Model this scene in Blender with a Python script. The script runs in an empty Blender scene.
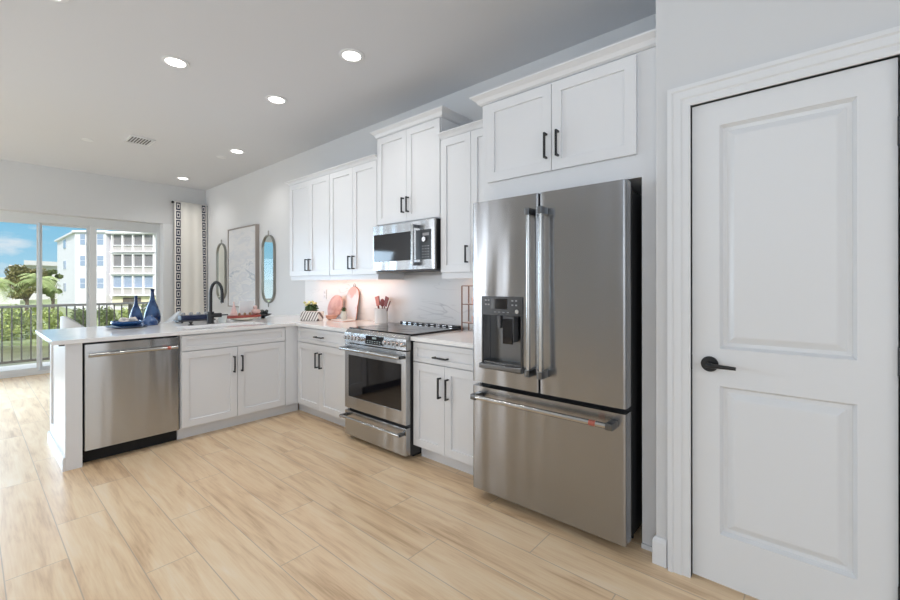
import bpy, bmesh, math, random
from mathutils import Vector, Matrix, noise
random.seed(7)
R = math.radians
S = bpy.context.scene
COL = S.collection
H = 2.981                       # ceiling height
XW = -5.24                      # window wall
# ------------------------------------------------------------------ camera
YAW = R(40.9343); FPX = 418.85
cam = bpy.data.cameras.new('camera'); camo = bpy.data.objects.new('camera', cam); COL.objects.link(camo)
CAM = Vector((3.0092, -2.8054, 1.3014))
camo.location = CAM
camo.rotation_euler = (R(90), R(0.05), YAW)
cam.sensor_width = 36; cam.lens = FPX / 900 * 36; cam.shift_y = -16.1 / 900
cam.clip_end = 600; cam.clip_start = .05
S.camera = camo
# ------------------------------------------------------------------ exposure
S.view_settings.view_transform = 'Standard'; S.view_settings.look = 'None'
S.view_settings.gamma = 1; S.view_settings.use_curve_mapping = False
S.view_settings.exposure = 0.0
# ------------------------------------------------------------------ sky
def world():
    w = bpy.data.worlds.new('sky'); S.world = w; w.use_nodes = True
    nt = w.node_tree; N = nt.nodes; L = nt.links; N.clear()
    out = N.new('ShaderNodeOutputWorld'); bg = N.new('ShaderNodeBackground')
    tc = N.new('ShaderNodeTexCoord'); sep = N.new('ShaderNodeSeparateXYZ')
    L.new(tc.outputs['Generated'], sep.inputs[0])
    ramp = N.new('ShaderNodeValToRGB'); e = ramp.color_ramp.elements
    mr = N.new('ShaderNodeMapRange'); mr.inputs['From Min'].default_value = -.05; mr.inputs['From Max'].default_value = .35
    L.new(sep.outputs['Z'], mr.inputs['Value']); L.new(mr.outputs[0], ramp.inputs[0])
    e[0].position = .1; e[0].color = (.66, .84, .93, 1)
    e[1].position = 1; e[1].color = (.72, .80, .88, 1)
    a = e.new(.22); a.color = (.38, .70, .90, 1)
    b = e.new(.42); b.color = (.22, .58, .84, 1)
    # clouds
    mp = N.new('ShaderNodeMapping'); mp.inputs['Scale'].default_value = (3.2, 3.2, 9.0); mp.inputs['Location'].default_value = (.35, .2, .62)
    L.new(tc.outputs['Generated'], mp.inputs[0])
    nz = N.new('ShaderNodeTexNoise'); nz.inputs['Scale'].default_value = 2.0; nz.inputs['Detail'].default_value = 6; nz.inputs['Roughness'].default_value = .55
    L.new(mp.outputs[0], nz.inputs['Vector'])
    cr = N.new('ShaderNodeMapRange'); cr.inputs['From Min'].default_value = .53; cr.inputs['From Max'].default_value = .66
    L.new(nz.outputs[0], cr.inputs['Value'])
    mix = N.new('ShaderNodeMix'); mix.data_type = 'RGBA'; mix.inputs['B'].default_value = (.88, .93, .97, 1)
    L.new(cr.outputs[0], mix.inputs['Factor']); L.new(ramp.outputs[0], mix.inputs['A'])
    L.new(mix.outputs['Result'], bg.inputs['Color'])
    # sky strength raised higher up, out of view, to add daylight indoors
    st = N.new('ShaderNodeMapRange'); st.inputs['From Min'].default_value = .16; st.inputs['From Max'].default_value = .42
    st.inputs['To Min'].default_value = 1.0; st.inputs['To Max'].default_value = 2.4
    L.new(sep.outputs['Z'], st.inputs['Value']); L.new(st.outputs[0], bg.inputs['Strength'])
    L.new(bg.outputs[0], out.inputs[0])
world()
sun = bpy.data.lights.new('sun', 'SUN'); sun.energy = 3.8; sun.angle = R(1.5); sun.color = (1, .96, .90)
suno = bpy.data.objects.new('sun', sun); COL.objects.link(suno)
suno.rotation_euler = Vector((-.78, .30, -.60)).to_track_quat('-Z', 'Y').to_euler(); suno.location = (20, -10, 20)
def area(name, loc, target, sx, sy, power, color=(1, 1, 1)):
    l = bpy.data.lights.new(name, 'AREA'); l.shape = 'RECTANGLE'; l.size = sx; l.size_y = sy; l.energy = power; l.color = color
    o = bpy.data.objects.new(name, l); COL.objects.link(o); o.location = loc
    o.rotation_euler = (Vector(target) - Vector(loc)).to_track_quat('-Z', 'Y').to_euler(); return o
# fill lamps added out of view around the room; the last washes the ceiling
area('fill_south', (3.4, -6.9, 1.35), (.6, 0, .7), 4.0, 2.2, 57, (.85, .92, 1))
area('streak_lamp', (-3.0, -7.1, 1.5), (-3.0, 0, 1.4), .35, 2.2, 9, (.92, .96, 1))  # added narrow lamp, makes the vertical streak on the refrigerator door
area('fill_living', (-4.3, -6.9, 1.5), (-3.4, 0, 1.4), 1.4, 2.2, 72, (.84, .91, 1))
area('fill_east', (5.85, -3.6, 1.6), (0, -2.6, 1.4), 2.4, 2.0, 34, (.85, .92, 1))
sl = area('slider_fill', (-5.15, -3.75, 1.25), (-2.6, -3.3, -.35), 1.9, 1.9, 98, (.60, .80, 1)); sl.data.spread = R(125)  # added lamp by the slider, boosts its daylight on the floor
area('ceiling_bounce', (2.6, -4.6, 1.9), (1.2, -4.0, 5), 3.0, 2.0, 48, (.70, .84, 1))

# ------------------------------------------------------------------ helpers
MATS = {}
def P(name, col=(.8, .8, .8), rough=.5, metal=0, spec=.5, vary=True, **k):
    if name in MATS: return MATS[name]
    m = bpy.data.materials.new(name); m.use_nodes = True; b = m.node_tree.nodes['Principled BSDF']
    b.inputs['Base Color'].default_value = (*col, 1); b.inputs['Roughness'].default_value = rough
    b.inputs['Metallic'].default_value = metal; b.inputs['Specular IOR Level'].default_value = spec
    for kk, v in k.items():
        b.inputs[kk.replace('_', ' ')].default_value = v
    if not vary: MATS[name] = m; return m
    # light procedural variation so that no surface is perfectly even
    nt = m.node_tree; nz = nt.nodes.new('ShaderNodeTexNoise'); nz.inputs['Scale'].default_value = 14
    geo = nt.nodes.new('ShaderNodeNewGeometry'); nt.links.new(geo.outputs['Position'], nz.inputs['Vector'])
    mr = nt.nodes.new('ShaderNodeMapRange'); mr.inputs['To Min'].default_value = max(0, rough - .03); mr.inputs['To Max'].default_value = min(1, rough + .03)
    nt.links.new(nz.outputs[0], mr.inputs['Value']); nt.links.new(mr.outputs[0], b.inputs['Roughness'])
    MATS[name] = m; return m
class B:
    def __init__(s): s.bm = bmesh.new(); s.uv = None
    def box(s, x0, x1, y0, y1, z0, z1):
        v = [s.bm.verts.new((x, y, z)) for x in (min(x0, x1), max(x0, x1)) for y in (min(y0, y1), max(y0, y1)) for z in (min(z0, z1), max(z0, z1))]
        for f in ((0, 1, 3, 2), (4, 6, 7, 5), (0, 4, 5, 1), (2, 3, 7, 6), (0, 2, 6, 4), (1, 5, 7, 3)): s.bm.faces.new([v[i] for i in f])
        return s
    def rbox(s, x0, x1, y0, y1, z0, z1, r=.01, seg=3, axis='z'):
        """box with rounded edges along one axis"""
        def arc(a0, a1, b0, b1):
            pts = []
            for (cx, cy, st) in ((a1 - r, b1 - r, 0), (a0 + r, b1 - r, 90), (a0 + r, b0 + r, 180), (a1 - r, b0 + r, 270)):
                for k in range(seg + 1):
                    t = R(st + 90 * k / seg); pts.append((cx + r * math.cos(t), cy + r * math.sin(t)))
            return pts
        if axis == 'z': s.prism([Vector((a, b, z0)) for a, b in arc(x0, x1, y0, y1)], Vector((0, 0, z1 - z0)))
        elif axis == 'y': s.prism([Vector((a, y0, b)) for a, b in arc(x0, x1, z0, z1)], Vector((0, y1 - y0, 0)))
        else: s.prism([Vector((x0, a, b)) for a, b in arc(y0, y1, z0, z1)], Vector((x1 - x0, 0, 0)))
        return s
    def prism(s, pts, vec):
        a = [s.bm.verts.new(p) for p in pts]; b = [s.bm.verts.new(Vector(p) + Vector(vec)) for p in pts]
        n = len(a); s.bm.faces.new(a); s.bm.faces.new(b[::-1])
        for i in range(n): s.bm.faces.new((a[i], b[i], b[(i + 1) % n], a[(i + 1) % n]))
        return s
    def recess(s, x0, x1, z0, z1, yf, yb, ix0, ix1, iz0, iz1, depth, slope=0):
        """slab whose front (facing -y at yf) has a rectangular sunk field"""
        def rect(a0, a1, b0, b1, y): return [s.bm.verts.new(p) for p in ((a0, y, b0), (a1, y, b0), (a1, y, b1), (a0, y, b1))]
        o = rect(x0, x1, z0, z1, yf); i = rect(ix0, ix1, iz0, iz1, yf)
        d = rect(ix0 + slope, ix1 - slope, iz0 + slope, iz1 - slope, yf + depth); k = rect(x0, x1, z0, z1, yb)
        for q in range(4):
            r_ = (q + 1) % 4
            s.bm.faces.new((o[q], o[r_], i[r_], i[q])); s.bm.faces.new((i[q], i[r_], d[r_], d[q])); s.bm.faces.new((o[r_], o[q], k[q], k[r_]))
        s.bm.faces.new(d); s.bm.faces.new(k[::-1]); return s
    def tube(s, pts, r, seg=10, cap=True, closed=False):
        pts = [Vector(p) for p in pts]; n = len(pts); rings = []
        rr = r if isinstance(r, (list, tuple)) else [r] * n
        up = None
        for i, p in enumerate(pts):
            if closed: t = pts[(i + 1) % n] - pts[i - 1]
            else: t = (pts[min(i + 1, n - 1)] - pts[max(i - 1, 0)])
            t.normalize()
            if up is None: up = t.orthogonal().normalized()
            up = (up - t * up.dot(t))
            if up.length < 1e-6: up = t.orthogonal()
            up.normalize(); w = t.cross(up)
            rings.append([s.bm.verts.new(p + (up * math.cos(2 * math.pi * k / seg) + w * math.sin(2 * math.pi * k / seg)) * rr[i]) for k in range(seg)])
        m = n if closed else n - 1
        for i in range(m):
            a, b = rings[i], rings[(i + 1) % n]
            for k in range(seg): s.bm.faces.new((a[k], a[(k + 1) % seg], b[(k + 1) % seg], b[k]))
        if cap and not closed: s.bm.faces.new(rings[0][::-1]); s.bm.faces.new(rings[-1])
        return s
    def cyl(s, p0, p1, r, seg=20, r1=None): return s.tube([p0, p1], [r, r if r1 is None else r1], seg)
    def lathe(s, prof, c=(0, 0, 0), seg=28, sx=1, sy=1, cap=True):
        rings = []
        for (r, z) in prof:
            if r < 1e-5: rings.append([s.bm.verts.new((c[0], c[1], c[2] + z))])
            else: rings.append([s.bm.verts.new((c[0] + sx * r * math.cos(2 * math.pi * k / seg), c[1] + sy * r * math.sin(2 * math.pi * k / seg), c[2] + z)) for k in range(seg)])
        for a, b in zip(rings, rings[1:]):
            for k in range(seg):
                k2 = (k + 1) % seg
                if len(a) == 1 and len(b) == 1: continue
                if len(a) == 1: s.bm.faces.new((a[0], b[k2], b[k]))
                elif len(b) == 1: s.bm.faces.new((a[k], a[k2], b[0]))
                else: s.bm.faces.new((a[k], a[k2], b[k2], b[k]))
        if cap and len(rings[0]) > 1: s.bm.faces.new(rings[0][::-1])
        if cap and len(rings[-1]) > 1: s.bm.faces.new(rings[-1])
        return s
    def sweep(s, path, prof, closed=False, flip=1):
        """profile (out, z) swept along a plan polyline with mitred corners; out is to the right of travel"""
        path = [Vector((p[0], p[1])) for p in path]; n = len(path); rings = []
        for i, p in enumerate(path):
            d0 = (path[i] - path[i - 1]).normalized() if i > 0 else None
            d1 = (path[i + 1] - path[i]).normalized() if i < n - 1 else None
            if d0 is None: d0 = d1
            if d1 is None: d1 = d0
            n0 = Vector((d0.y, -d0.x)) * flip; n1 = Vector((d1.y, -d1.x)) * flip
            m = (n0 + n1).normalized(); m = m / max(.2, m.dot(n0))
            rings.append([s.bm.verts.new((p.x + m.x * o, p.y + m.y * o, z)) for o, z in prof])
        for a, b in zip(rings, rings[1:]):
            for k in range(len(prof)): s.bm.faces.new((a[k], a[(k + 1) % len(prof)], b[(k + 1) % len(prof)], b[k]))
        s.bm.faces.new(rings[0]); s.bm.faces.new(rings[-1][::-1]); return s
    def sweep_xz(s, path, prof, y):
        """profile (out, depth) along a polyline in the plane y; depth goes towards -y"""
        path = [Vector(p) for p in path]; n = len(path); rings = []
        for i, p in enumerate(path):
            d0 = (path[i] - path[i - 1]).normalized() if i > 0 else None
            d1 = (path[i + 1] - path[i]).normalized() if i < n - 1 else None
            if d0 is None: d0 = d1
            if d1 is None: d1 = d0
            n0 = Vector((-d0.y, d0.x)); n1 = Vector((-d1.y, d1.x)); m = (n0 + n1).normalized(); m = m / max(.2, m.dot(n0))
            rings.append([s.bm.verts.new((p.x + m.x * o, y - d, p.y + m.y * o)) for o, d in prof])
        for a, b in zip(rings, rings[1:]):
            for k in range(len(prof)): s.bm.faces.new((a[k], a[(k + 1) % len(prof)], b[(k + 1) % len(prof)], b[k]))
        s.bm.faces.new(rings[0]); s.bm.faces.new(rings[-1][::-1]); return s
    def ball(s, c, r, sub=2, sc=(1, 1, 1)):
        ret = bmesh.ops.create_icosphere(s.bm, subdivisions=sub, radius=r)
        for v in ret['verts']: v.co = Vector((v.co.x * sc[0], v.co.y * sc[1], v.co.z * sc[2])) + Vector(c)
        return s
    def build(s, name, mat, parent=None, bevel=0, smooth=False, world=None, solid=0):
        bmesh.ops.recalc_face_normals(s.bm, faces=s.bm.faces[:])
        if parent is not None:
            org = ORG[parent.name]; s.bm.transform(Matrix.Translation(-org)); loc = None
        else:
            xs = [v.co for v in s.bm.verts]
            lo = Vector([min(v[i] for v in xs) for i in range(3)]); hi = Vector([max(v[i] for v in xs) for i in range(3)])
            loc = Vector(((lo.x + hi.x) / 2, (lo.y + hi.y) / 2, lo.z)); s.bm.transform(Matrix.Translation(-loc))
        me = bpy.data.meshes.new(name); s.bm.to_mesh(me); s.bm.free()
        o = bpy.data.objects.new(name, me); COL.objects.link(o); me.materials.append(mat)
        if parent is not None: o.parent = parent; ORG[o.name] = org
        else: o.location = loc; ORG[o.name] = loc
        if smooth:
            for p in me.polygons: p.use_smooth = True
            try: me.set_sharp_from_angle(angle=R(38))
            except Exception: pass
        if bevel:
            md = o.modifiers.new('bevel', 'BEVEL'); md.width = bevel; md.segments = 2; md.limit_method = 'ANGLE'; md.angle_limit = R(40)
        if solid:
            md = o.modifiers.new('solid', 'SOLIDIFY'); md.thickness = solid
        return o
ORG = {}
def thing(name, label, cat, loc=(0, 0, 0), group=None):
    o = bpy.data.objects.new(name, None); COL.objects.link(o); o.location = loc; o.empty_display_size = .1
    o['label'] = label; o['category'] = cat
    if group: o['group'] = group
    ORG[o.name] = Vector(loc); return o
def local(name, label, cat, group=None): return thing(name, label, cat, (0, 0, 0), group)
def tag(o, label, cat, group=None):
    o['label'] = label; o['category'] = cat
    if group: o['group'] = group
    return o
def struct(o, label=None):
    o['kind'] = 'structure'
    if label: o['label'] = label
    return o
def dup(root, loc, label=None, rotz=None):
    r = root.copy(); COL.objects.link(r); r.location = loc
    if rotz is not None: r.rotation_euler = (0, 0, rotz)
    if label: r['label'] = label
    for ch in list(root.children):
        c = ch.copy(); COL.objects.link(c); c.parent = r
        for g in list(ch.children):
            d = g.copy(); COL.objects.link(d); d.parent = c
    return r
# ------------------------------------------------------------------ materials
def nodes(m): return m.node_tree.nodes, m.node_tree.links, m.node_tree.nodes['Principled BSDF']
white = P('cabinet_white', (.775, .78, .79), .32, spec=.4)
trimw = P('trim_white', (.76, .77, .78), .35, spec=.4)
wallm = P('wall_paint', (.67, .675, .68), .75, spec=.2)
ceilm = P('ceiling_paint', (.68, .69, .715), .9, spec=.1)
blackm = P('matte_black', (.012, .013, .015), .4)
black_gloss = P('black_glass', (.006, .006, .008), .05, spec=.6)
dark = P('dark_plastic', (.02, .022, .025), .35)
void = P('dark_gap', (.01, .01, .01), .8)
chrome = P('chrome', (.75, .75, .76), .12, 1, vary=False)
darksteel = P('dark_steel', (.16, .165, .17), .3, 1, vary=False)
def steel(name, col, rough, aniso=.75):
    m = P(name, col, rough, 1, vary=False); N, L, b = nodes(m)
    tg = N.new('ShaderNodeTangent'); tg.direction_type = 'RADIAL'; tg.axis = 'Z'
    g = N.new('ShaderNodeNewGeometry'); mp = N.new('ShaderNodeMapping'); mp.inputs['Scale'].default_value = (4.2, 4.2, .55); L.new(g.outputs['Position'], mp.inputs[0])
    nz = N.new('ShaderNodeTexNoise'); nz.inputs['Scale'].default_value = 1.6; nz.inputs['Detail'].default_value = 1; L.new(mp.outputs[0], nz.inputs['Vector'])
    bp = N.new('ShaderNodeBump'); bp.inputs['Strength'].default_value = .35; bp.inputs['Distance'].default_value = .03; L.new(nz.outputs[0], bp.inputs['Height']); L.new(bp.outputs[0], b.inputs['Normal'])
    b.inputs['Anisotropic'].default_value = aniso; b.inputs['Anisotropic Rotation'].default_value = 0.25
    L.new(tg.outputs[0], b.inputs['Tangent'])
    return m
ss = steel('brushed_steel', (.45, .455, .46), .24)
ssd = steel('brushed_steel_dark', (.36, .365, .375), .24)
sst = steel('handle_steel', (.50, .50, .49), .22, .3)
def ramp(N, pts):
    r = N.new('ShaderNodeValToRGB'); e = r.color_ramp.elements
    e[0].position, e[0].color = pts[0][0], (*pts[0][1], 1); e[1].position, e[1].color = pts[-1][0], (*pts[-1][1], 1)
    for p, c in pts[1:-1]:
        q = e.new(p); q.color = (*c, 1)
    return r
def mth(N, L, op, a, b=None, c=None):
    n = N.new('ShaderNodeMath'); n.operation = op
    for i, x in enumerate((a, b, c)):
        if x is None: continue
        if isinstance(x, (int, float)): n.inputs[i].default_value = x
        else: L.new(x, n.inputs[i])
    return n.outputs[0]
def floor_mat():
    m = P('wood_look_tile', (.6, .45, .33), .30, spec=.6); N, L, b = nodes(m)
    for l in list(L):
        if l.to_socket == b.inputs['Roughness']: L.remove(l)
    g = N.new('ShaderNodeNewGeometry'); sp = N.new('ShaderNodeSeparateXYZ'); L.new(g.outputs['Position'], sp.inputs[0])
    X, Y = sp.outputs['X'], sp.outputs['Y']
    PW, PL = .2095, 1.23
    v = mth(N, L, 'DIVIDE', mth(N, L, 'ADD', Y, 2.49 + 100 * PW), PW); row = mth(N, L, 'FLOOR', v); fv = mth(N, L, 'SUBTRACT', v, row)
    xo = mth(N, L, 'ADD', mth(N, L, 'ADD', X, .078 + PL * 80), mth(N, L, 'MULTIPLY', mth(N, L, 'SUBTRACT', row, 100), .41))
    u = mth(N, L, 'DIVIDE', xo, PL); cu = mth(N, L, 'FLOOR', u); fu = mth(N, L, 'SUBTRACT', u, cu)
    cmb = N.new('ShaderNodeCombineXYZ'); L.new(row, cmb.inputs[0]); L.new(cu, cmb.inputs[1])
    wn = N.new('ShaderNodeTexWhiteNoise'); wn.noise_dimensions = '3D'; L.new(cmb.outputs[0], wn.inputs['Vector'])
    # joint mask
    ev = mth(N, L, 'MINIMUM', fv, mth(N, L, 'SUBTRACT', 1, fv)); eu = mth(N, L, 'MINIMUM', fu, mth(N, L, 'SUBTRACT', 1, fu))
    jm = mth(N, L, 'MAXIMUM', mth(N, L, 'LESS_THAN', ev, .0022 / PW), mth(N, L, 'LESS_THAN', eu, .0022 / PL))
    # per tile shifted coordinates, grain along x
    sc = N.new('ShaderNodeVectorMath'); sc.operation = 'SCALE'; sc.inputs['Scale'].default_value = 37; L.new(wn.outputs['Color'], sc.inputs[0])
    ad = N.new('ShaderNodeVectorMath'); ad.operation = 'ADD'; L.new(g.outputs['Position'], ad.inputs[0]); L.new(sc.outputs[0], ad.inputs[1])
    mp = N.new('ShaderNodeMapping'); mp.inputs['Scale'].default_value = (1.2, 9.0, 1); mp.inputs['Rotation'].default_value = (0, 0, R(5)); L.new(ad.outputs[0], mp.inputs[0])
    n1 = N.new('ShaderNodeTexNoise'); n1.inputs['Scale'].default_value = 1.6; n1.inputs['Detail'].default_value = 5; n1.inputs['Distortion'].default_value = .9; L.new(mp.outputs[0], n1.inputs['Vector'])
    mp2 = N.new('ShaderNodeMapping'); mp2.inputs['Scale'].default_value = (3, 60, 1); L.new(ad.outputs[0], mp2.inputs[0])
    n2 = N.new('ShaderNodeTexNoise'); n2.inputs['Scale'].default_value = 2; n2.inputs['Detail'].default_value = 4; L.new(mp2.outputs[0], n2.inputs['Vector'])
    t = mth(N, L, 'ADD', mth(N, L, 'MULTIPLY', n1.outputs[0], .68), mth(N, L, 'MULTIPLY', n2.outputs[0], .28))
    t = mth(N, L, 'ADD', t, mth(N, L, 'MULTIPLY', mth(N, L, 'SUBTRACT', wn.outputs['Value'], .5), .10))
    r = ramp(N, [(.28, (.56, .36, .20)), (.38, (.72, .50, .30)), (.48, (.83, .61, .385)), (.58, (.88, .68, .45)), (.70, (.90, .73, .54))]); L.new(t, r.inputs[0])
    mx = N.new('ShaderNodeMix'); mx.data_type = 'RGBA'; mx.inputs['B'].default_value = (.42, .33, .26, 1)
    L.new(mth(N, L, 'MULTIPLY', jm, .62), mx.inputs['Factor']); L.new(r.outputs[0], mx.inputs['A']); L.new(mx.outputs['Result'], b.inputs['Base Color'])
    L.new(mth(N, L, 'ADD', mth(N, L, 'MULTIPLY', n2.outputs[0], .10), .27), b.inputs['Roughness'])
    bp = N.new('ShaderNodeBump'); bp.inputs['Strength'].default_value = .25; bp.inputs['Distance'].default_value = .002
    L.new(mth(N, L, 'SUBTRACT', mth(N, L, 'MULTIPLY', n2.outputs[0], .15), jm), bp.inputs['Height']); L.new(bp.outputs[0], b.inputs['Normal'])
    return m
def quartz():
    m = P('quartz', (.80, .79, .78), .36, spec=.5); N, L, b = nodes(m)
    g = N.new('ShaderNodeNewGeometry'); mp = N.new('ShaderNodeMapping'); mp.inputs['Scale'].default_value = (1.1, 1.1, 5.5); mp.inputs['Rotation'].default_value = (0, .10, 0)
    L.new(g.outputs['Position'], mp.inputs[0])
    n = N.new('ShaderNodeTexNoise'); n.inputs['Scale'].default_value = 1.15; n.inputs['Detail'].default_value = 3; n.inputs['Distortion'].default_value = .35; L.new(mp.outputs[0], n.inputs['Vector'])
    d = mth(N, L, 'ABSOLUTE', mth(N, L, 'SUBTRACT', n.outputs[0], .5))
    r = ramp(N, [(0, (.38, .38, .40)), (.004, (.62, .61, .60)), (.012, (.80, .795, .785))]); L.new(d, r.inputs[0])
    n2 = N.new('ShaderNodeTexNoise'); n2.inputs['Scale'].default_value = 1.1; L.new(g.outputs['Position'], n2.inputs['Vector'])
    mx = N.new('ShaderNodeMix'); mx.data_type = 'RGBA'; mx.inputs['A'].default_value = (.80, .795, .785, 1); L.new(r.outputs[0], mx.inputs['B'])
    k = N.new('ShaderNodeMapRange'); k.inputs['From Min'].default_value = .46; k.inputs['From Max'].default_value = .72; L.new(n2.outputs[0], k.inputs['Value'])
    L.new(k.outputs[0], mx.inputs['Factor']); L.new(mx.outputs['Result'], b.inputs['Base Color']); return m
def quartz_plain():
    return mottled('quartz_plain', (.86, .855, .85), (.89, .885, .88), 3.0, .10)
def emis(name, col, st):
    if name in MATS: return MATS[name]
    m = bpy.data.materials.new(name); m.use_nodes = True; nt = m.node_tree; b = nt.nodes['Principled BSDF']
    b.inputs['Base Color'].default_value = (*col, 1); b.inputs['Emission Color'].default_value = (*col, 1); b.inputs['Emission Strength'].default_value = st
    MATS[name] = m; return m
def pane_mat(name='window_glass', tint=(1, 1, 1), ior=1.45):
    if name in MATS: return MATS[name]
    m = bpy.data.materials.new(name); m.use_nodes = True; nt = m.node_tree; N = nt.nodes; L = nt.links; N.clear()
    o = N.new('ShaderNodeOutputMaterial'); mx = N.new('ShaderNodeMixShader'); t = N.new('ShaderNodeBsdfTransparent'); g = N.new('ShaderNodeBsdfGlossy'); f = N.new('ShaderNodeFresnel')
    t.inputs[0].default_value = (*tint, 1); g.inputs['Roughness'].default_value = .02; f.inputs[0].default_value = ior
    L.new(f.outputs[0], mx.inputs[0]); L.new(t.outputs[0], mx.inputs[1]); L.new(g.outputs[0], mx.inputs[2]); L.new(mx.outputs[0], o.inputs[0])
    MATS[name] = m; return m
FLOOR = floor_mat(); QZ = quartz(); GLASS = pane_mat(tint=(.98, .98, .98))
def mottled(name, c1, c2, scale, rough=.6, detail=3, lo=.4, hi=.6):
    m = P(name, c1, rough); N, L, b = nodes(m); g = N.new('ShaderNodeNewGeometry')
    n = N.new('ShaderNodeTexNoise'); n.inputs['Scale'].default_value = scale; n.inputs['Detail'].default_value = detail; L.new(g.outputs['Position'], n.inputs['Vector'])
    r = ramp(N, [(lo, c1), (hi, c2)]); L.new(n.outputs[0], r.inputs[0]); L.new(r.outputs[0], b.inputs['Base Color']); return m
QP = quartz_plain()
# ------------------------------------------------------------------ room shell
YB = -7.2; XE = 6.2
struct(B().box(XW - .28, XE, YB, .12, -.15, 0).build('floor', FLOOR))
struct(B().box(XW - .28, XE + .1, YB - .1, .12, H, H + .15).build('ceiling', ceilm))
struct(B().box(XW - .28, 2.455, 0, .12, 0, H).build('wall_kitchen', wallm))
OY0, OY1, OZ = -4.6, -.503, 2.318   # sliding door opening
w = B(); w.box(XW - .26, XW, OY1, 0, 0, H); w.box(XW - .26, XW, OY0, OY1, OZ, H); w.box(XW - .26, XW, YB, OY0, 0, H)
struct(w.build('wall_window', wallm))
struct(B().box(XW - .26, XE, YB - .1, YB, 0, H).build('wall_living', wallm))
struct(B().box(XE, XE + .1, YB, .12, 0, H).build('wall_rear', wallm))
DY = -.700; DX0, DX1, DZ = 2.5985, 3.2355, 2.0905     # closet door opening
w = B(); w.box(2.455, DX0, DY, DY + .11, 0, H); w.box(DX0, DX1, DY, DY + .11, DZ, H); w.box(DX1, XE, DY, DY + .11, 0, H)
w.box(2.455, 2.56, DY + .11, 0.0, 0, H)
struct(w.build('wall_closet', wallm))
# closet door
d = B()
X0, X1 = 2.602, 3.232; yf = -.688; ZB, ZT = .012, 2.087
pn = [(2.705, 3.130, 1.022, 1.982), (2.705, 3.130, .225, .862)]
def door_slab(b):
    # front plate split round the two raised panels
    def rect(a0, a1, b0, b1, y): return [b.bm.verts.new(p) for p in ((a0, y, b0), (a1, y, b0), (a1, y, b1), (a0, y, b1))]
    xs = [X0, 2.705, 3.130, X1]; zs = [ZB, .225, .862, 1.022, 1.982, ZT]
    g = {}
    for i, x in enumerate(xs):
        for j, z in enumerate(zs): g[i, j] = b.bm.verts.new((x, yf, z))
    for i in range(3):
        for j in range(5):
            q = (g[i, j], g[i + 1, j], g[i + 1, j + 1], g[i, j + 1])
            if i == 1 and j in (1, 3):
                x0, x1, z0, z1 = xs[1], xs[2], zs[j], zs[j + 1]; prev = list(q)
                for off, dep in ((.011, .018), (.026, .018), (.050, .004), (.056, .0025)):
                    nx = rect(x0 + off, x1 - off, z0 + off, z1 - off, yf + dep + .001)
                    for k in range(4): b.bm.faces.new((prev[k], prev[(k + 1) % 4], nx[(k + 1) % 4], nx[k]))
                    prev = nx
                b.bm.faces.new(prev)
            else: b.bm.faces.new(q)
    k = rect(X0, X1, ZB, ZT, yf + .035); o = [g[0, 0], g[3, 0], g[3, 5], g[0, 5]]
    b.bm.faces.new(k[::-1])
    b.bm.faces.new([g[i, 0] for i in range(4)] + [k[1], k[0]]); b.bm.faces.new([g[i, 5] for i in range(4)] + [k[2], k[3]])
    b.bm.faces.new([g[0, j] for j in range(6)] + [k[3], k[0]]); b.bm.faces.new([g[3, j] for j in range(6)] + [k[2], k[1]])
door_slab(d); do = struct(d.build('door_1', trimw), 'white two-panel interior door with black lever handle')
h = B(); hx, hz = 2.669, .953
h.tube([(hx, yf - .0005, hz), (hx, yf - .008, hz)], .033, 32); h.cyl((hx, yf - .008, hz), (hx, yf - .05, hz), .010)
h.tube([(hx - .006, yf - .05, hz), (hx + .04, yf - .055, hz), (hx + .100, yf - .052, hz - .002)], [.010, .009, .007], 12)
h.build('door_handle', blackm, do, smooth=True)
B().box(X0 - .0045, X0 - .001, yf - .002, yf + .01, hz - .032, hz + .032).build('strike_plate', blackm, do)
for z in (1.83, 1.03, .20):
    k = B(); k.cyl((X1 + .005, yf - .006, z - .05), (X1 + .005, yf - .006, z + .05), .007, 12); k.box(X1 - .001, X1 + .004, yf - .004, yf + .02, z - .05, z + .05); k.build('hinge', blackm, do)
prof = [(0, -.050), (0, .010), (.010, .013), (.030, .013), (.036, .018), (.066, .018), (.072, .024), (.089, .024), (.089, 0), (.004, 0), (.004, -.11), (-.014, -.11), (-.014, -.050), (0, -.050)]
t = B(); t.sweep_xz([(DX0, 0), (DX0, DZ), (DX1, DZ), (DX1, 0)], [(o, dd) for o, dd in prof], DY)
struct(t.build('trim_1', trimw), 'white stepped casing round the closet door')
bbp = [(0, 0), (.014, 0), (.014, .105), (.010, .118), (.004, .126), (0, .126)]
b_ = B(); b_.sweep([(2.455, -.64), (2.455, DY), (2.502, DY)], [(o, z) for o, z in bbp], flip=1); struct(b_.build('baseboard_closet', trimw, bevel=.001))
b_ = B(); b_.sweep([(DX1 + .093, DY), (XE, DY)], bbp); struct(b_.build('baseboard_rear', trimw))
b_ = B(); b_.sweep([(XW, OY1 - .0), (XW, 0), (-1.96, 0)], bbp, flip=1); struct(b_.build('baseboard_left', trimw))
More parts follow.
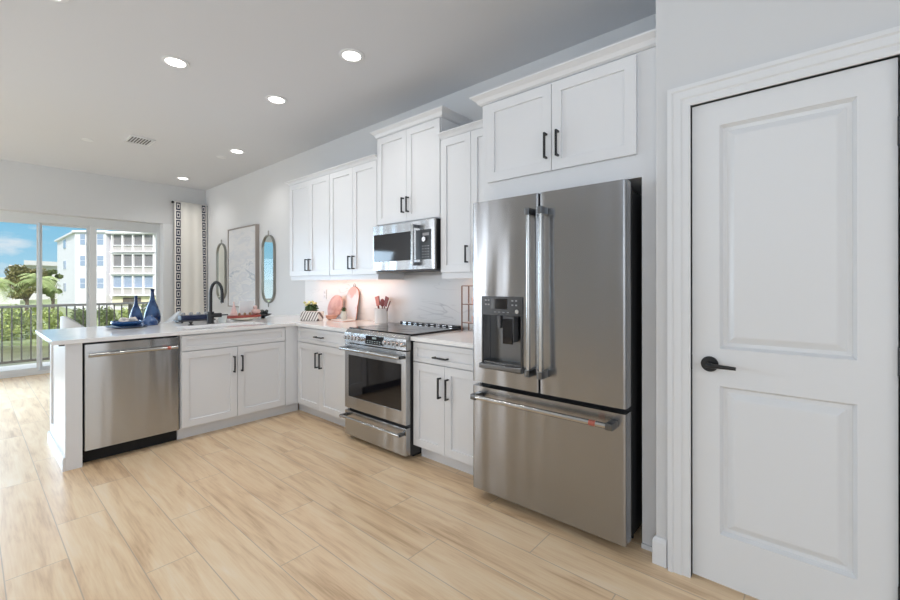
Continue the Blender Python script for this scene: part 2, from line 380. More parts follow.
# sliding glass door
SX = -5.49
def slider():
    fr = P('slider_frame', (.70, .72, .73), .35)
    f = B(); f.box(SX - .07, SX + .05, OY0, OY1, 2.197, OZ); f.box(SX - .07, SX + .05, OY0, OY1, .0, .055)
    f.box(SX - .07, SX + .05, OY1 - .165, OY1, .055, 2.197); f.box(SX - .07, SX + .05, OY0, OY0 + .06, .055, 2.197)
    root = struct(f.build('window_1', fr, bevel=.002), 'wide white framed sliding glass door to the balcony')
    def panel(y0, y1, x, st, rail=.035):
        q = B(); q.box(x - .02, x + .02, y0, y0 + st[0], .056, 2.196); q.box(x - .02, x + .02, y1 - st[1], y1, .056, 2.196)
        q.box(x - .02, x + .02, y0 + st[0], y1 - st[1], 2.165, 2.196); q.box(x - .02, x + .02, y0 + st[0], y1 - st[1], .056, .10)
        s_ = q.build('sash', fr, root)
        B().box(x - .003, x + .003, y0 + st[0], y1 - st[1], .10, 2.165).build('pane', GLASS, s_)
    panel(-1.565, OY1 - .166, SX + .025, (.085, .02))
    panel(-2.115, -1.53, SX - .03, (.03, .06))
    panel(-3.60, -2.125, SX + .025, (.05, .022))
    panel(OY0 + .061, -3.58, SX - .03, (.05, .05))
slider()
struct(B().box(-5.4395, XW - .002, OY1 - .14, OY1 - .0005, 0, OZ - .0005).build('trim_2', trimw))
# ------------------------------------------------------------------ outside
FW = Vector((-math.sin(YAW), math.cos(YAW), 0)); RT = Vector((math.cos(YAW), math.sin(YAW), 0))
def at(u, v, Z):          # where a sight line through a spot of the frame meets depth Z: real distances, real sizes
    return CAM + FW * Z + RT * ((u - 450) / FPX * Z) + Vector((0, 0, -(v - 284) / FPX * Z))
GZ = -3.0
struct(B().box(-6.85, XW - .285, -6, 1.2, -.25, -.02).build('floor_balcony', P('balcony_tile', (.80, .79, .77), .5)), 'pale balcony floor outside the sliding door')
grass = mottled('lawn', (.17, .21, .09), (.29, .33, .15), 1.5, .9)
def plane_local(pts, z, name, mat, th=.4):
    q = B(); q.prism([Vector((p.x, p.y, z)) for p in pts], Vector((0, 0, -th))); return q.build(name, mat)
def fl(u, Z): p = at(u, 284, Z); return p
struct(plane_local([fl(-900, 31), fl(500, 31), fl(400, 330), fl(-700, 330)], GZ, 'ground_far_bank', grass))
wat = mottled('pond_water', (.08, .085, .045), (.15, .145, .085), .5, .3)
struct(plane_local([fl(-900, 31), fl(500, 31), fl(700, 8), fl(-2400, 8)], GZ - .25, 'water_canal', wat, .2), 'green brown canal water below the balcony')
# balcony railing
rl = thing('balcony_railing', 'grey metal picket railing along the balcony edge outside the glass', 'railing', (-6.6, -2.4, 0))
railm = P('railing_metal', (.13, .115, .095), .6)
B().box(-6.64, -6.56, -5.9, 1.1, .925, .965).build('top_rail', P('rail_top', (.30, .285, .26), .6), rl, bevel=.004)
B().box(-6.625, -6.575, -5.9, 1.1, .05, .085).build('bottom_rail', railm, rl)
for k in range(-32, 32):
    y = -2.125 + k * .1075
    if -5.9 < y < 1.1: B().box(-6.609, -6.591, y - .009, y + .009, .085, .925).build('picket', railm, rl)
for y in (-5.2, -3.0, -.85):
    B().box(-6.625, -6.575, y + .02, y + .07, -.02, .925).build('post', railm, rl)
# leafy plants
def leaf_mat(name, c1, c2):
    m = mottled(name, c1, c2, 2.2, .6, 4, .35, .65); N, L, b = nodes(m)
    b.inputs['Specular IOR Level'].default_value = .2; return m
def leaves(b, c, rad, n, size, sc=(1, 1, 1), seed=0):
    rnd = random.Random(seed)
    for _ in range(n):
        v = Vector((rnd.gauss(0, 1), rnd.gauss(0, 1), rnd.gauss(0, 1))).normalized() * (rad * (rnd.random() ** .35))
        v = Vector((v.x * sc[0], v.y * sc[1], v.z * sc[2])); p = Vector(c) + v
        a = Vector((rnd.gauss(0, 1), rnd.gauss(0, 1), rnd.gauss(0, .6))).normalized(); q = a.orthogonal().normalized()
        s = size * (.6 + .8 * rnd.random())
        vs = [b.bm.verts.new(p - a * s), b.bm.verts.new(p + q * s * .45), b.bm.verts.new(p + a * s), b.bm.verts.new(p - q * s * .45)]
        b.bm.faces.new(vs)
bark = mottled('bark', (.10, .075, .05), (.18, .14, .10), 6, .9)
def tree(label, u, Z, top_v, wpx, mat, nclump, seed, group, name='broadleaf_tree'):
    rnd = random.Random(seed); base = at(u, 284, Z); base.z = GZ; topz = at(u, top_v, Z).z; rad = wpx / FPX * Z / 2
    r = thing(name, label, 'tree', base, group); h = topz - GZ
    t = B(); t.tube([base, base + Vector((.1, .1, h * .3)), base + Vector((0, .2, h * .62))], [.22, .16, .09], 8)
    for k in range(5):
        a = k * 1.3 + seed; t.tube([base + Vector((0, 0, h * .3)), base + Vector((math.cos(a) * rad * .5, math.sin(a) * rad * .5, h * .62))], [.09, .04], 6)
    t.build('trunk', bark, r)
    f = B()
    for k in range(nclump):
        a = rnd.random() * 6.28; q = rnd.random() ** .6 * rad * .72
        hh = rnd.uniform(.42, .86); cc = base + Vector((math.cos(a) * q, math.sin(a) * q, h * hh))
        leaves(f, cc, rad * .36, 240, .17, (1, 1, .8), seed * 50 + k)
    f.build('foliage', mat, r); return r
olive = leaf_mat('olive_leaf', (.12, .12, .045), (.28, .25, .10)); bright = leaf_mat('bright_leaf', (.26, .33, .08), (.48, .53, .20)); mid = leaf_mat('mid_leaf', (.11, .15, .05), (.25, .30, .12))
tree('broad olive brown tree beyond the canal, left of the white building', 26, 52, 262, 40, olive, 22, 3, None)
tree('dense dark green tree close beside the corner of the white building', 52, 55, 263, 16, mid, 10, 5, None)
def palm(label, u, Z, top_v, seed):
    rnd = random.Random(seed); base = at(u, 284, Z); base.z = GZ; tz = at(u, top_v, Z).z
    r = thing('palm_tree', label, 'palm', base); c = Vector((base.x, base.y, tz))
    B().tube([base, base + Vector((.15, 0, (tz - GZ) * .5)), c], [.2, .15, .12], 10).build('trunk', bark, r)
    f = B()
    for k in range(26):
        a = k * 2.4 + rnd.random(); el = rnd.uniform(-.3, 1.1); L_ = rnd.uniform(1.7, 2.4)
        pts = []
        for i in range(9):
            t = i / 8; pts.append(c + Vector((math.cos(a) * L_ * t * math.cos(el * .7), math.sin(a) * L_ * t * math.cos(el * .7), L_ * (math.sin(el) * t - .75 * t * t))))
        f.tube(pts, [.025 - .0025 * i for i in range(9)], 5)
        for i in range(1, 9):
            d_ = (pts[i] - pts[i - 1]).normalized(); sd = d_.cross(Vector((0, 0, 1))).normalized()
            for s_ in (-1, 1):
                for j in (0, .5):
                    p = pts[i - 1].lerp(pts[i], j); ln = .55 * math.sin(math.pi * (i + .5) / 10.5) + .08
                    e_ = p + sd * s_ * ln + d_ * ln * .5 + Vector((0, 0, -ln * .35))
                    v0 = f.bm.verts.new(p - d_ * .045); v1 = f.bm.verts.new(p + d_ * .045); v2 = f.bm.verts.new(e_); f.bm.faces.new((v0, v1, v2))
    f.build('fronds', leaf_mat('palm_leaf', (.22, .30, .10), (.46, .52, .24)), r)
palm('feathery palm in front of the olive tree beyond the canal', 40, 44, 279, 11)
palm('palm with drooping fronds at the left frame edge beyond the canal', -6, 46, 282, 12)
rnd = random.Random(4)
k = 0
for u0 in list(range(-230, 170, 24)):
    Z = 32.2 + rnd.uniform(-.4, 1.2); tv = 301 + rnd.uniform(-5, 8) + (10 if 42 < u0 < 75 else 0)
    base = at(u0, 284, Z); base.z = GZ; tz = at(u0, tv, Z).z; hh = tz - GZ; f = B()
    for c_ in range(9):
        leaves(f, base + Vector((rnd.uniform(-.32, .32), rnd.uniform(-.3, .3), hh * (.10 + .70 * c_ / 8))), .62, 260, .11, (1, 1, 1), k * 20 + c_)
    for c_ in range(4): f.tube([base, base + Vector((rnd.uniform(-.4, .4), rnd.uniform(-.4, .4), hh * .7))], [.04, .02], 5)
    mt = bright if u0 < 44 or k % 3 == 0 else mid
    o = f.build('waterside_shrub', mt)
    tag(o, 'leafy green shrub in the hedge row on the far canal bank', 'shrub', 'shrubs along the far canal bank'); k += 1
# white apartment building
def facade():
    Z = 70.0; s = Z / FPX
    stucco = P('stucco_white', (.74, .72, .76), .8); wht = P('white_frame', (.80, .78, .80), .5)
    scr = P('screen_dark', (.20, .19, .20), .5); bal = P('balustrade_grey', (.46, .43, .42), .6); blu = P('window_blue', (.30, .36, .48), .15)
    cream = P('cream_wall', (.80, .72, .52), .8)
    c = at(75, 284, Z); c.z = GZ
    r = thing('apartment_building', 'tall white apartment building with stacked dark screened balconies across the canal', 'building', c)
    RTv, FWv = RT, FW
    def q(u, v, dz=0): p = at(u, v, Z) + FWv * dz; return p
    def slab(b, u0, u1, v0, v1, d0, d1):
        p = [q(u0, v1, d0), q(u1, v1, d0), q(u1, v1, d1), q(u0, v1, d1)]
        if v1 > 309: p = [Vector((a.x, a.y, GZ)) for a in p]
        top = at(u0, v0, Z).z; b.prism(p, Vector((0, 0, top - p[0].z)))
    b = B(); slab(b, 75, 106, 232, 312, 0, 14); slab(b, 106, 300, 233, 312, 1.0, 14)
    # left wing running back
    A, C = at(75, 312, Z), at(57.3, 312, 84); E_ = C + FW * 8 + RT * 8; F_ = at(75, 312, Z) + FW * 13
    zt = at(75, 233, Z).z
    b.prism([Vector((p.x, p.y, GZ)) for p in (A, F_, E_, C)], Vector((0, 0, zt - GZ)))
    b.build('wall', stucco, r)
    p = B(); slab(p, 74, 107, 230.3, 232.2, -.4, 14.4); slab(p, 106, 301, 231.3, 233.3, -.2, 14.4)
    d_ = (C - A).normalized(); nn = Vector((d_.y, -d_.x, 0)); nn = nn if nn.dot(FW) < 0 else -nn
    p.prism([Vector((a.x, a.y, zt)) for a in (A + nn * .4, F_, E_, C + nn * .4 + d_ * .4)], Vector((0, 0, .3)))
    p.build('roof_parapet', wht, r)
    def win(u0, u1, v0, v1, d=-.08):
        f = B(); slab(f, u0 - .4, u1 + .4, v0 - .4, v1 + .4, d + .03, .1); fo = f.build('window', wht, r)
        g = B(); slab(g, u0, u1, v0, (v0 + v1) / 2 - .2, d, .1); slab(g, u0, u1, (v0 + v1) / 2 + .2, v1, d, .1); g.build('pane', blu, fo)
    for v0, v1 in ((234, 244.5), (255.5, 265.5), (278, 288)):
        for u0, u1 in ((80.5, 85.5), (97.5, 103.8)): win(u0, u1, v0, v1)
        # windows of the left wing
        t = .52; a = A.lerp(C, t - .06); e = A.lerp(C, t + .06); z1 = at(66, v0 + 5, 76).z; z0 = at(66, v1 + 3, 76).z
        g = B(); g.prism([Vector((x.x, x.y, z0)) for x in (a + nn * .1, e + nn * .1, e - nn * .2, a - nn * .2)], Vector((0, 0, z1 - z0))); g.build('window', blu, r)
    for m0, (v0, v1) in enumerate(((234, 251), (254, 273), (275.5, 294.5))):
        for base in (111, 175, 225):
            f = B(); slab(f, base - 1.2, base + 42.2, v0 - 1.2, v0, .2, 1.1); slab(f, base - 1.2, base + 42.2, v1, v1 + 1.1, -.1, 1.1)
            for k in range(5): slab(f, base - .9 + k * 10.45, base + .2 + k * 10.45, v0 - 1, v1 + 1, .2, 1.1)
            slab(f, base, base + 41, v0 + (v1 - v0) * .62, v0 + (v1 - v0) * .66, .25, 1.1)
            fo = f.build('balcony', wht, r)
            g = B(); slab(g, base, base + 41, v0, v0 + (v1 - v0) * .63, .55, 1.2); g.build('screen', scr if m0 < 2 else blu, fo)
            g = B(); slab(g, base, base + 41, v0 + (v1 - v0) * .63, v1, .45, 1.2); g.build('balustrade', bal, fo)
    g = B(); slab(g, 109, 160, 296.5, 305, .7, 1.2); g.build('lower_wall', cream, r)
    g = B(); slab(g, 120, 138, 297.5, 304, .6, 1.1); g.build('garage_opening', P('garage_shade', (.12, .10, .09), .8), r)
    # distant low building
    Z2 = 112; c2 = at(30, 284, Z2); c2.z = GZ
    r2 = thing('distant_building', 'low white building far behind the trees at the left', 'building', c2)
    b = B(); pts = [at(9, 300, Z2), at(60, 300, Z2 + 10), at(60, 300, Z2 + 30), at(9, 300, Z2 + 24)]
    b.prism([Vector((x.x, x.y, GZ)) for x in pts], Vector((0, 0, at(9, 264.5, Z2).z - GZ)))
    b.build('wall', P('far_white', (.62, .60, .60), .8), r2)
    b = B(); pts = [at(24, 300, Z2 - .5), at(62, 300, Z2 + 9.5), at(62, 300, Z2 + 20), at(24, 300, Z2 + 14)]
    b.prism([Vector((x.x, x.y, at(9, 264.5, Z2).z)) for x in pts], Vector((0, 0, 1.2))); b.build('roof_block', P('far_white'), r2)
    for u0 in (17, 21):
        g = B(); p0 = at(u0, 271, Z2 - .2 + (u0 - 9) * .2); p1 = at(u0 + 3, 271, Z2 - .2 + (u0 - 6) * .2); z1 = at(u0, 267, Z2).z
        g.prism([p0, p1, p1 + FW * .3, p0 + FW * .3], Vector((0, 0, z1 - p0.z))); g.build('window', blu, r2)
    Z3 = 90; c3 = at(0, 284, Z3); c3.z = GZ
    b = B(); pts = [at(-60, 300, Z3), at(20, 300, Z3), at(20, 300, Z3 + 12), at(-60, 300, Z3 + 12)]
    b.prism([Vector((x.x, x.y, GZ)) for x in pts], Vector((0, 0, at(9, 277, Z3).z - GZ)))
    tag(b.build('garden_wing', P('far_white')), 'single storey white wing behind the shrubs at the left frame edge', 'building')
facade()
# ------------------------------------------------------------------ cabinets
pullm = blackm
def pull(p, x, z, length, vertical, yf, parent):
    q = B(); r = .0055; st = .030
    if vertical:
        q.box(x - r, x + r, yf - st - r, yf - st + r, z - length / 2, z + length / 2)
        for s_ in (-1, 1): q.box(x - r, x + r, yf - st, yf - .0005, z + s_ * (length / 2 - .006) - r, z + s_ * (length / 2 - .006) + r)
    else:
        q.box(x - length / 2, x + length / 2, yf - st - r, yf - st + r, z - r, z + r)
        for s_ in (-1, 1): q.box(x + s_ * (length / 2 - .006) - r, x + s_ * (length / 2 - .006) + r, yf - st, yf - .0005, z - r, z + r)
    return q.build('handle', pullm, parent, bevel=.001)
def cabinet(name, label, W, D, z0, z1, fronts, loc, rotz=0, toe=False, extra=None, group=None, back=.004):
    """local frame: width along +x, back at y=0, doors face -y"""
    r = local(name, label, 'cabinet', group)
    b = B(); b.box(0, W, -D, -back, z0 if not toe else .105, z1)
    if toe: b.box(toe if toe is not True else 0, W, -D + .07, -back, 0, .105)
    b.build('body', white, r)
    for f in fronts:
        kind, x0, x1, a0, a1 = f[:5]; yf = -D - .021
        rail = .057 if kind == 'door' else .035
        q = B()
        if kind == 'slab': q.box(x0, x1, yf, -D - .001, a0, a1)
        else: q.recess(x0, x1, a0, a1, yf, -D - .001, x0 + rail, x1 - rail, a0 + rail, a1 - rail, .0115, .001)
        o = q.build('door' if kind == 'door' else 'drawer', white, r, bevel=.0015)
        if len(f) > 5 and f[5]:
            hx, hz, ln, vert = f[5]; pull(None, hx, hz, ln, vert, yf, o)
    if extra: extra(r)
    r.location = loc; r.rotation_euler = (0, 0, rotz); return r
g_ = .0018
# base run left of range: x -.919 .. 0
cabinet('base_cabinet', 'white base cabinet with wide drawer between the corner and the range', .914, .622, .105, .884,
        [('drawer', .035 + g_, .914 - .035, .733, .872, (.445, .803, .13, False)),
         ('door', .035 + g_, .440 - g_, .112, .727, (.440 - .034, .585, .145, True)), ('door', .440 + g_, .914 - .035, .112, .727, (.440 + .034, .585, .145, True))],
        (-.919, 0, 0), toe=-.10)
cabinet('base_cabinet', 'narrow white base cabinet with one drawer between range and refrigerator', .624, .622, .105, .884,
        [('drawer', .006, .626, .733, .872, (.290, .785, .13, False)),
         ('door', .006, .314 - g_, .112, .727, (.314 - .035, .577, .145, True)), ('door', .314 + g_, .626, .112, .727, (.314 + .035, .577, .145, True))],
        (.768, 0, 0), toe=True)
# sink base on the peninsula (faces +x)
cabinet('sink_cabinet', 'white sink base cabinet in the peninsula beside the dishwasher', 1.087, .60, .105, .884,
        [('drawer', .006, .90, .745, .872), ('door', .006, .450 - g_, .112, .738, (.450 - .034, .585, .145, True)), ('door', .450 + g_, .90, .112, .738, (.450 + .034, .585, .145, True))],
        (-1.541, -1.655, 0), R(90), toe=True, extra=lambda r: B().box(.905, 1.032, -.621, -.601, .105, .884).build('filler', white, r))
# peninsula back and end panel
pe = thing('peninsula_end_panel', 'white panelled end of the peninsula with baseboard beside the dishwasher', 'panel', (-1.3, -2.31, 0))
q = B(); q.recess(-1.74, -.919, 0, .884, -2.359, -2.268, -1.66, -.999, .17, .82, .012, .003); q.build('panel', white, pe, bevel=.0015)
q = B(); q.sweep([(-1.741, -2.268), (-1.741, -2.3600), (-.9190, -2.3600)], [(0, 0), (.013, 0), (.013, .08), (.008, .095), (0, .095)], flip=1); q.build('baseboard', white, pe)
q = B(); q.prism([Vector((-.99, -2.36, .884)), Vector((-.93, -2.36, .884)), Vector((-.93, -2.36, .872)), Vector((-.95, -2.36, .868))], Vector((0, -.03, 0))); q.build('bracket', darksteel, pe)
tag(B().box(-1.72, -1.545, -2.266, -.004, 0, .884).build('peninsula_back_panel', white, bevel=.001), 'white knee wall under the seating side of the peninsula', 'panel')
tag(B().box(-1.541, -.921, -.640, -.004, 0, .884).build('corner_filler', white), 'blind white corner cabinet box under the counter corner', 'cabinet') if False else None
# uppers
def lightrail(x0, x1, D, z, right=True, left=True):
    def f(r):
        q = B(); t = .018
        q.box(x0 + .002, x1 - .002, -D - .004, -D + t, z - .045, z)
        if left: q.box(x0 + .002, x0 + t, -D + t, -.004, z - .045, z)
        if right: q.box(x1 - t, x1 - .002, -D + t, -.004, z - .045, z)
        q.build('light_rail', white, r)
    return f
crp = [(0, 0), (.006, 0), (.014, .008), (.022, .030), (.034, .044), (.040, .050), (.040, .060), (-.01, .060), (-.01, 0)]
def crown(path, z, hgt, out):
    def f(r):
        q = B(); q.sweep(path, [(o * out / .04, z + zz * hgt / .06) for o, zz in crp], flip=1); q.build('crown_molding', white, r)
    return f
def both(*fs):
    def f(r):
        for a in fs: a(r)
    return f
cabinet('upper_cabinet', 'white two-door wall cabinet nearest the mirrors, first from left', .816, .330, 1.388, 2.440,
        [('door', .004, .422 - g_, 1.391, 2.437, (.422 - .033, 1.51, .13, True)), ('door', .422 + g_, .812, 1.391, 2.437, (.422 + .033, 1.51, .13, True))],
        (-1.587, 0, 0), extra=both(lightrail(0, .816, .33, 1.388, right=False), crown([(0, -.004), (0, -.330), (.816, -.330)], 2.4405, .045, .052)))
cabinet('upper_cabinet', 'white two-door wall cabinet directly left of the microwave', .766, .330, 1.388, 2.440,
        [('door', .004, .394 - g_, 1.391, 2.437, (.394 - .033, 1.51, .13, True)), ('door', .394 + g_, .762, 1.391, 2.437, (.394 + .033, 1.51, .13, True))],
        (-.770, 0, 0), extra=both(lightrail(0, .766, .33, 1.388, left=False), crown([(0, -.330), (.766, -.330)], 2.4405, .045, .052)))
cabinet('upper_cabinet', 'taller white wall cabinet above the microwave with its own crown', .778, .330, 1.826, 2.628,
        [('door', .004, .389 - g_, 1.835, 2.620, (.389 - .030, 1.975, .13, True)), ('door', .389 + g_, .774, 1.835, 2.620, (.389 + .030, 1.975, .13, True))],
        (-.002, 0, 0), extra=crown([(0, -.004), (0, -.330), (.778, -.330), (.778, -.004)], 2.6285, .062, .058))
cabinet('upper_cabinet', 'white two-door wall cabinet between microwave and refrigerator', .612, .330, 1.388, 2.440,
        [('door', .004, .306 - g_, 1.391, 2.437, (.306 - .030, 1.525, .13, True)), ('door', .306 + g_, .608, 1.391, 2.437, (.306 + .052, 1.525, .13, True))],
        (.779, 0, 0), extra=both(lightrail(0, .612, .33, 1.388), crown([(0, -.330), (.612, -.330)], 2.4405, .045, .052)))
def fr_extra(r):
    q = B(); q.box(0, .028, -.618, -.004, 0, 1.83); q.build('side_panel', white, r)
    q = B(); q.box(.976, 1.060, -.618, -.004, 0, 1.83); q.build('side_panel', white, r)
    q = B(); q.box(.9755, 1.045, -.630, -.6185, 0, .022); q.build('shoe_molding', white, r)
    crown([(0, -.395), (0, -.618), (1.058, -.618)], 2.4505, .055, .062)(r)
cabinet('refrigerator_cabinet', 'deep white cabinet and surround built over the refrigerator', 1.060, .618, 1.83, 2.450,
        [('door', .045, .497 - g_, 1.944, 2.437, (.468, 2.085, .145, True)), ('door', .497 + g_, .955, 1.944, 2.437, (.540, 2.085, .145, True))],
        (1.393, 0, 0), extra=fr_extra)
# ------------------------------------------------------------------ counters
def rect_frame(b, x0, x1, y0, y1, hx0, hx1, hy0, hy1, z0, z1):
    pass
c = B()
# L shaped slab with a sink cut-out, built as one skin
xs = [-1.957, -1.36, -1.05, -.899, -.003]; ys = [-2.428, -1.57, -.87, -.665, -.002]
def cell(i, j):
    if i == 3 and j < 3: return False
    if i == 1 and j == 1: return False
    return True
vt = {}; vb = {}
def gv(d, i, j, z):
    if (i, j) not in d: d[i, j] = c.bm.verts.new((xs[i], ys[j], z))
    return d[i, j]
for i in range(4):
    for j in range(4):
        if not cell(i, j): continue
        c.bm.faces.new([gv(vt, *k, .914) for k in ((i, j), (i + 1, j), (i + 1, j + 1), (i, j + 1))])
        c.bm.faces.new([gv(vb, *k, .8845) for k in ((i, j), (i, j + 1), (i + 1, j + 1), (i + 1, j))])
        for (di, dj, a, e) in ((-1, 0, (i, j), (i, j + 1)), (1, 0, (i + 1, j), (i + 1, j + 1)), (0, -1, (i, j), (i + 1, j)), (0, 1, (i, j + 1), (i + 1, j + 1))):
            ni, nj = i + di, j + dj
            if not (0 <= ni < 4 and 0 <= nj < 4) or not cell(ni, nj):
                c.bm.faces.new((gv(vt, *a, .914), gv(vt, *e, .914), gv(vb, *e, .8845), gv(vb, *a, .8845)))
tag(c.build('countertop', QP, bevel=.002), 'white quartz counter wrapping from the peninsula to the range', 'countertop')
tag(B().box(.765, 1.391, -.665, -.002, .8845, .914).build('countertop', QP, bevel=.002), 'short white quartz counter between range and refrigerator', 'countertop')
sk = B(); sk.recess(-1.41, -.98, -1.58, -.86, 0, 0, 0, 0, 0, 0, 0) if False else None
q = B()
o_ = [(-1.36, -1.57), (-1.05, -1.57), (-1.05, -.87), (-1.36, -.87)]
def rg(pts, z, off=0): 
    cx, cy = -1.205, -1.22
    return [q.bm.verts.new((x + (off if x < cx else -off), y + (off if y < cy else -off), z)) for x, y in pts]
r0, r1, r2 = rg(o_, .884, -.01), rg(o_, .884, .004), rg(o_, .70, .012)
r3 = rg(o_, .695, -.01)
for a, b2 in ((r0, r1), (r1, r2), (r3, r0)):
    for k in range(4): q.bm.faces.new((a[k], a[(k + 1) % 4], b2[(k + 1) % 4], b2[k]))
q.bm.faces.new(r2); q.bm.faces.new(r3[::-1])
tag(q.build('sink', P('sink_white', (.75, .75, .74), .3)), 'undermount sink set into the peninsula counter', 'sink')
# backsplash
bsm = QZ
w = struct(B().box(-1.83, 1.391, -.0135, -.0005, .9145, 1.386).build('wall_backsplash', bsm), 'white veined quartz backsplash')
# under cabinet lights
warm = (1, .58, .38)
for nm, x0, x1 in (('left', -1.50, -.08), ('right', .86, 1.34)):
    t = tag(B().box(x0, x1, -.265, -.235, 1.374, 1.387).build('light_strip', emis('warm_strip', warm, 2.0)), 'slim warm light strip under the wall cabinets %s of the range' % nm, 'light')
    area('under_cabinet_' + nm, ((x0 + x1) / 2, -.25, 1.366), ((x0 + x1) / 2, -.06, .95), x1 - x0, .03, 1.3 * (x1 - x0), warm)
# ------------------------------------------------------------------ dishwasher
dw = local('dishwasher', 'stainless steel dishwasher with bar handle in the peninsula', 'dishwasher')
B().box(.004, .597, -.575, -.01, .105, .878).build('body', dark, dw)
B().box(.002, .599, -.54, -.05, .003, .105).build('toe_kick', void, dw)
door = B().rbox(.006, .594, -.624, -.580, .108, .868, .004, 2, 'z').build('door', ss, dw, smooth=True)
hh = B(); hh.tube([(.022, -.665, .792), (.575, -.665, .792)], .013, 14)
for x in (.035, .562): hh.tube([(x, -.624, .792), (x, -.665, .792)], .009, 10)
ho = hh.build('handle', sst, dw, smooth=True)
cb = P('copper_badge', (.50, .16, .12), .35, .6)
B().tube([(.50, -.665, .792), (.525, -.665, .792)], .0137, 14).build('badge', cb, ho)
dw.location = (-1.543, -2.262, 0); dw.rotation_euler = (0, 0, R(90))
# ------------------------------------------------------------------ range
rg_ = thing('range', 'slide-in stainless steel electric range with black glass cooktop', 'range', (.381, -.35, 0))
B().box(.004, .758, -.655, -.03, .03, .905).build('body', P('range_side', (.03, .03, .032), .4), rg_)
B().box(.03, .73, -.60, -.1, .0, .03).build('base', void, rg_)
q = B(); q.box(-.002 + .0, .766, -.655, -.045, .9145, .930); q.box(.004, .758, -.655, -.045, .9055, .9145); q.build('cooktop', black_gloss, rg_, bevel=.002)
q = B()
for (cx, cy, r_) in ((.2, -.5, .10), (.2, -.22, .075), (.56, -.5, .08), (.56, -.22, .11)):
    q.tube([(cx + r_ * math.cos(2 * math.pi * k / 40), cy + r_ * math.sin(2 * math.pi * k / 40), .9302) for k in range(40)], .0008, 4, closed=True)
q.build('burner_ring', P('burner_grey', (.2, .2, .2), .4), rg_)
q = B(); q.rbox(.02, .742, -.088, -.048, .9302, .946, .006, 3, 'x'); vo = q.build('vent_trim', dark, rg_)
q = B()
for k in range(9): q.box(.06 + k * .072, .10 + k * .072, -.0895, -.087, .935, .942)
q.build('vent_slot', chrome, vo)
q = B(); q.prism([Vector((.001, -.705, .810)), Vector((.001, -.655, .810)), Vector((.001, -.655, .921)), Vector((.001, -.672, .921)), Vector((.001, -.700, .893))], Vector((.760, 0, 0)))
cp = q.build('control_panel', ss, rg_, bevel=.003)
cpn = Vector((0, -.9985, .055)).normalized()
def cpp(x, z, off): return Vector((x, -.705 + (z - .810) / .083 * .005, z)) + cpn * off
for x in (.045, .089, .133, .177, .221, .545, .590, .636, .682, .727):
    q = B(); q.tube([cpp(x, .855, .0005), cpp(x, .855, .008)], .020, 20); q.tube([cpp(x, .855, .008), cpp(x, .855, .036)], [.0165, .0145], 20)
    q.prism([cpp(x - .003, .842, .036), cpp(x + .003, .842, .036), cpp(x + .003, .870, .036), cpp(x - .003, .870, .036)], cpn * .004)
    q.build('knob', chrome, rg_, smooth=True)
q = B(); q.prism([cpp(.285, .822, .0006), cpp(.505, .822, .0006), cpp(.505, .889, .0006), cpp(.285, .889, .0006)], cpn * .002); disp = q.build('display', black_gloss, rg_)
q = B()
for i in range(6):
    for j in range(2): q.prism([cpp(.305 + i * .03, .832 + j * .014, .0028), cpp(.322 + i * .03, .832 + j * .014, .0028), cpp(.322 + i * .03, .836 + j * .014, .0028), cpp(.305 + i * .03, .836 + j * .014, .0028)], cpn * .0004)
q.prism([cpp(.37, .866, .0028), cpp(.42, .866, .0028), cpp(.42, .880, .0028), cpp(.37, .880, .0028)], cpn * .0004)
q.build('display_text', P('display_ink', (.35, .42, .42), .4), disp)
q = B(); q.recess(.004, .758, .262, .802, -.703, -.657, .055, .708, .362, .708, .004); od = q.build('oven_door', ss, rg_, bevel=.003)
B().box(.056, .707, -.7035, -.6995, .363, .707).build('window', black_gloss, od, bevel=.001)
def bar(x0, x1, y, yb, z, r, par, badge=False):
    q = B(); q.tube([(x0, y, z), (x1, y, z)], r, 14); a = q.build('handle', sst, par, smooth=True)
    for x in (x0 + .012, x1 - .012): B().box(x - .012, x + .012, y - r * .6, yb - .0005, z - r * 1.1, z + r * 1.1).build('handle_post', darksteel, par, bevel=.003)
    return a
bar(.012, .745, -.757, -.703, .764, .0115, od)
q = B(); q.box(.004, .758, -.703, -.657, .035, .238); dr = q.build('drawer', ss, rg_, bevel=.003)
bar(.012, .745, -.757, -.703, .200, .0115, dr)
# ------------------------------------------------------------------ microwave
mw = thing('microwave', 'stainless steel over-the-range microwave with black window', 'microwave', (.381, -.2, 1.41))
B().box(.004, .760, -.372, -.016, 1.425, 1.822).build('body', dark, mw)
q = B(); q.box(.02, .745, -.36, -.03, 1.412, 1.4245); q.build('vent_grille', P('vent_dark', (.05, .05, .052), .5), mw)
q = B(); q.recess(.003, .760, 1.420, 1.818, -.398, -.374, .012, .724, 1.500, 1.738, .003); md = q.build('door', ss, mw, bevel=.003)
B().box(.013, .520, -.3985, -.3955, 1.501, 1.737).build('window', black_gloss, md)
cpl = B().box(.552, .723, -.3985, -.3955, 1.501, 1.737).build('control_panel', dark, mw)
B().tube([(.655, -.399, 1.66), (.655, -.415, 1.66)], .020, 24).build('dial', chrome, cpl, smooth=True)
q = B()
for i in range(3):
    for j in range(5): q.box(.625 + i * .03, .640 + i * .03, -.3995, -.3986, 1.515 + j * .022, 1.521 + j * .022)
q.box(.63, .70, -.3995, -.3986, 1.69, 1.712); q.build('button', P('button_ink', (.3, .3, .31), .5), cpl)
B().box(.521, .551, -.3975, -.3955, 1.501, 1.737).build('steel_strip', ss, mw)
q = B(); q.tube([(.565, -.452, 1.452), (.565, -.452, 1.785)], .0125, 14); mh = q.build('handle', sst, md, smooth=True)
for z in (1.465, 1.770): B().box(.553, .577, -.452, -.3985, z - .014, z + .014).build('handle_post', darksteel, md, bevel=.003)
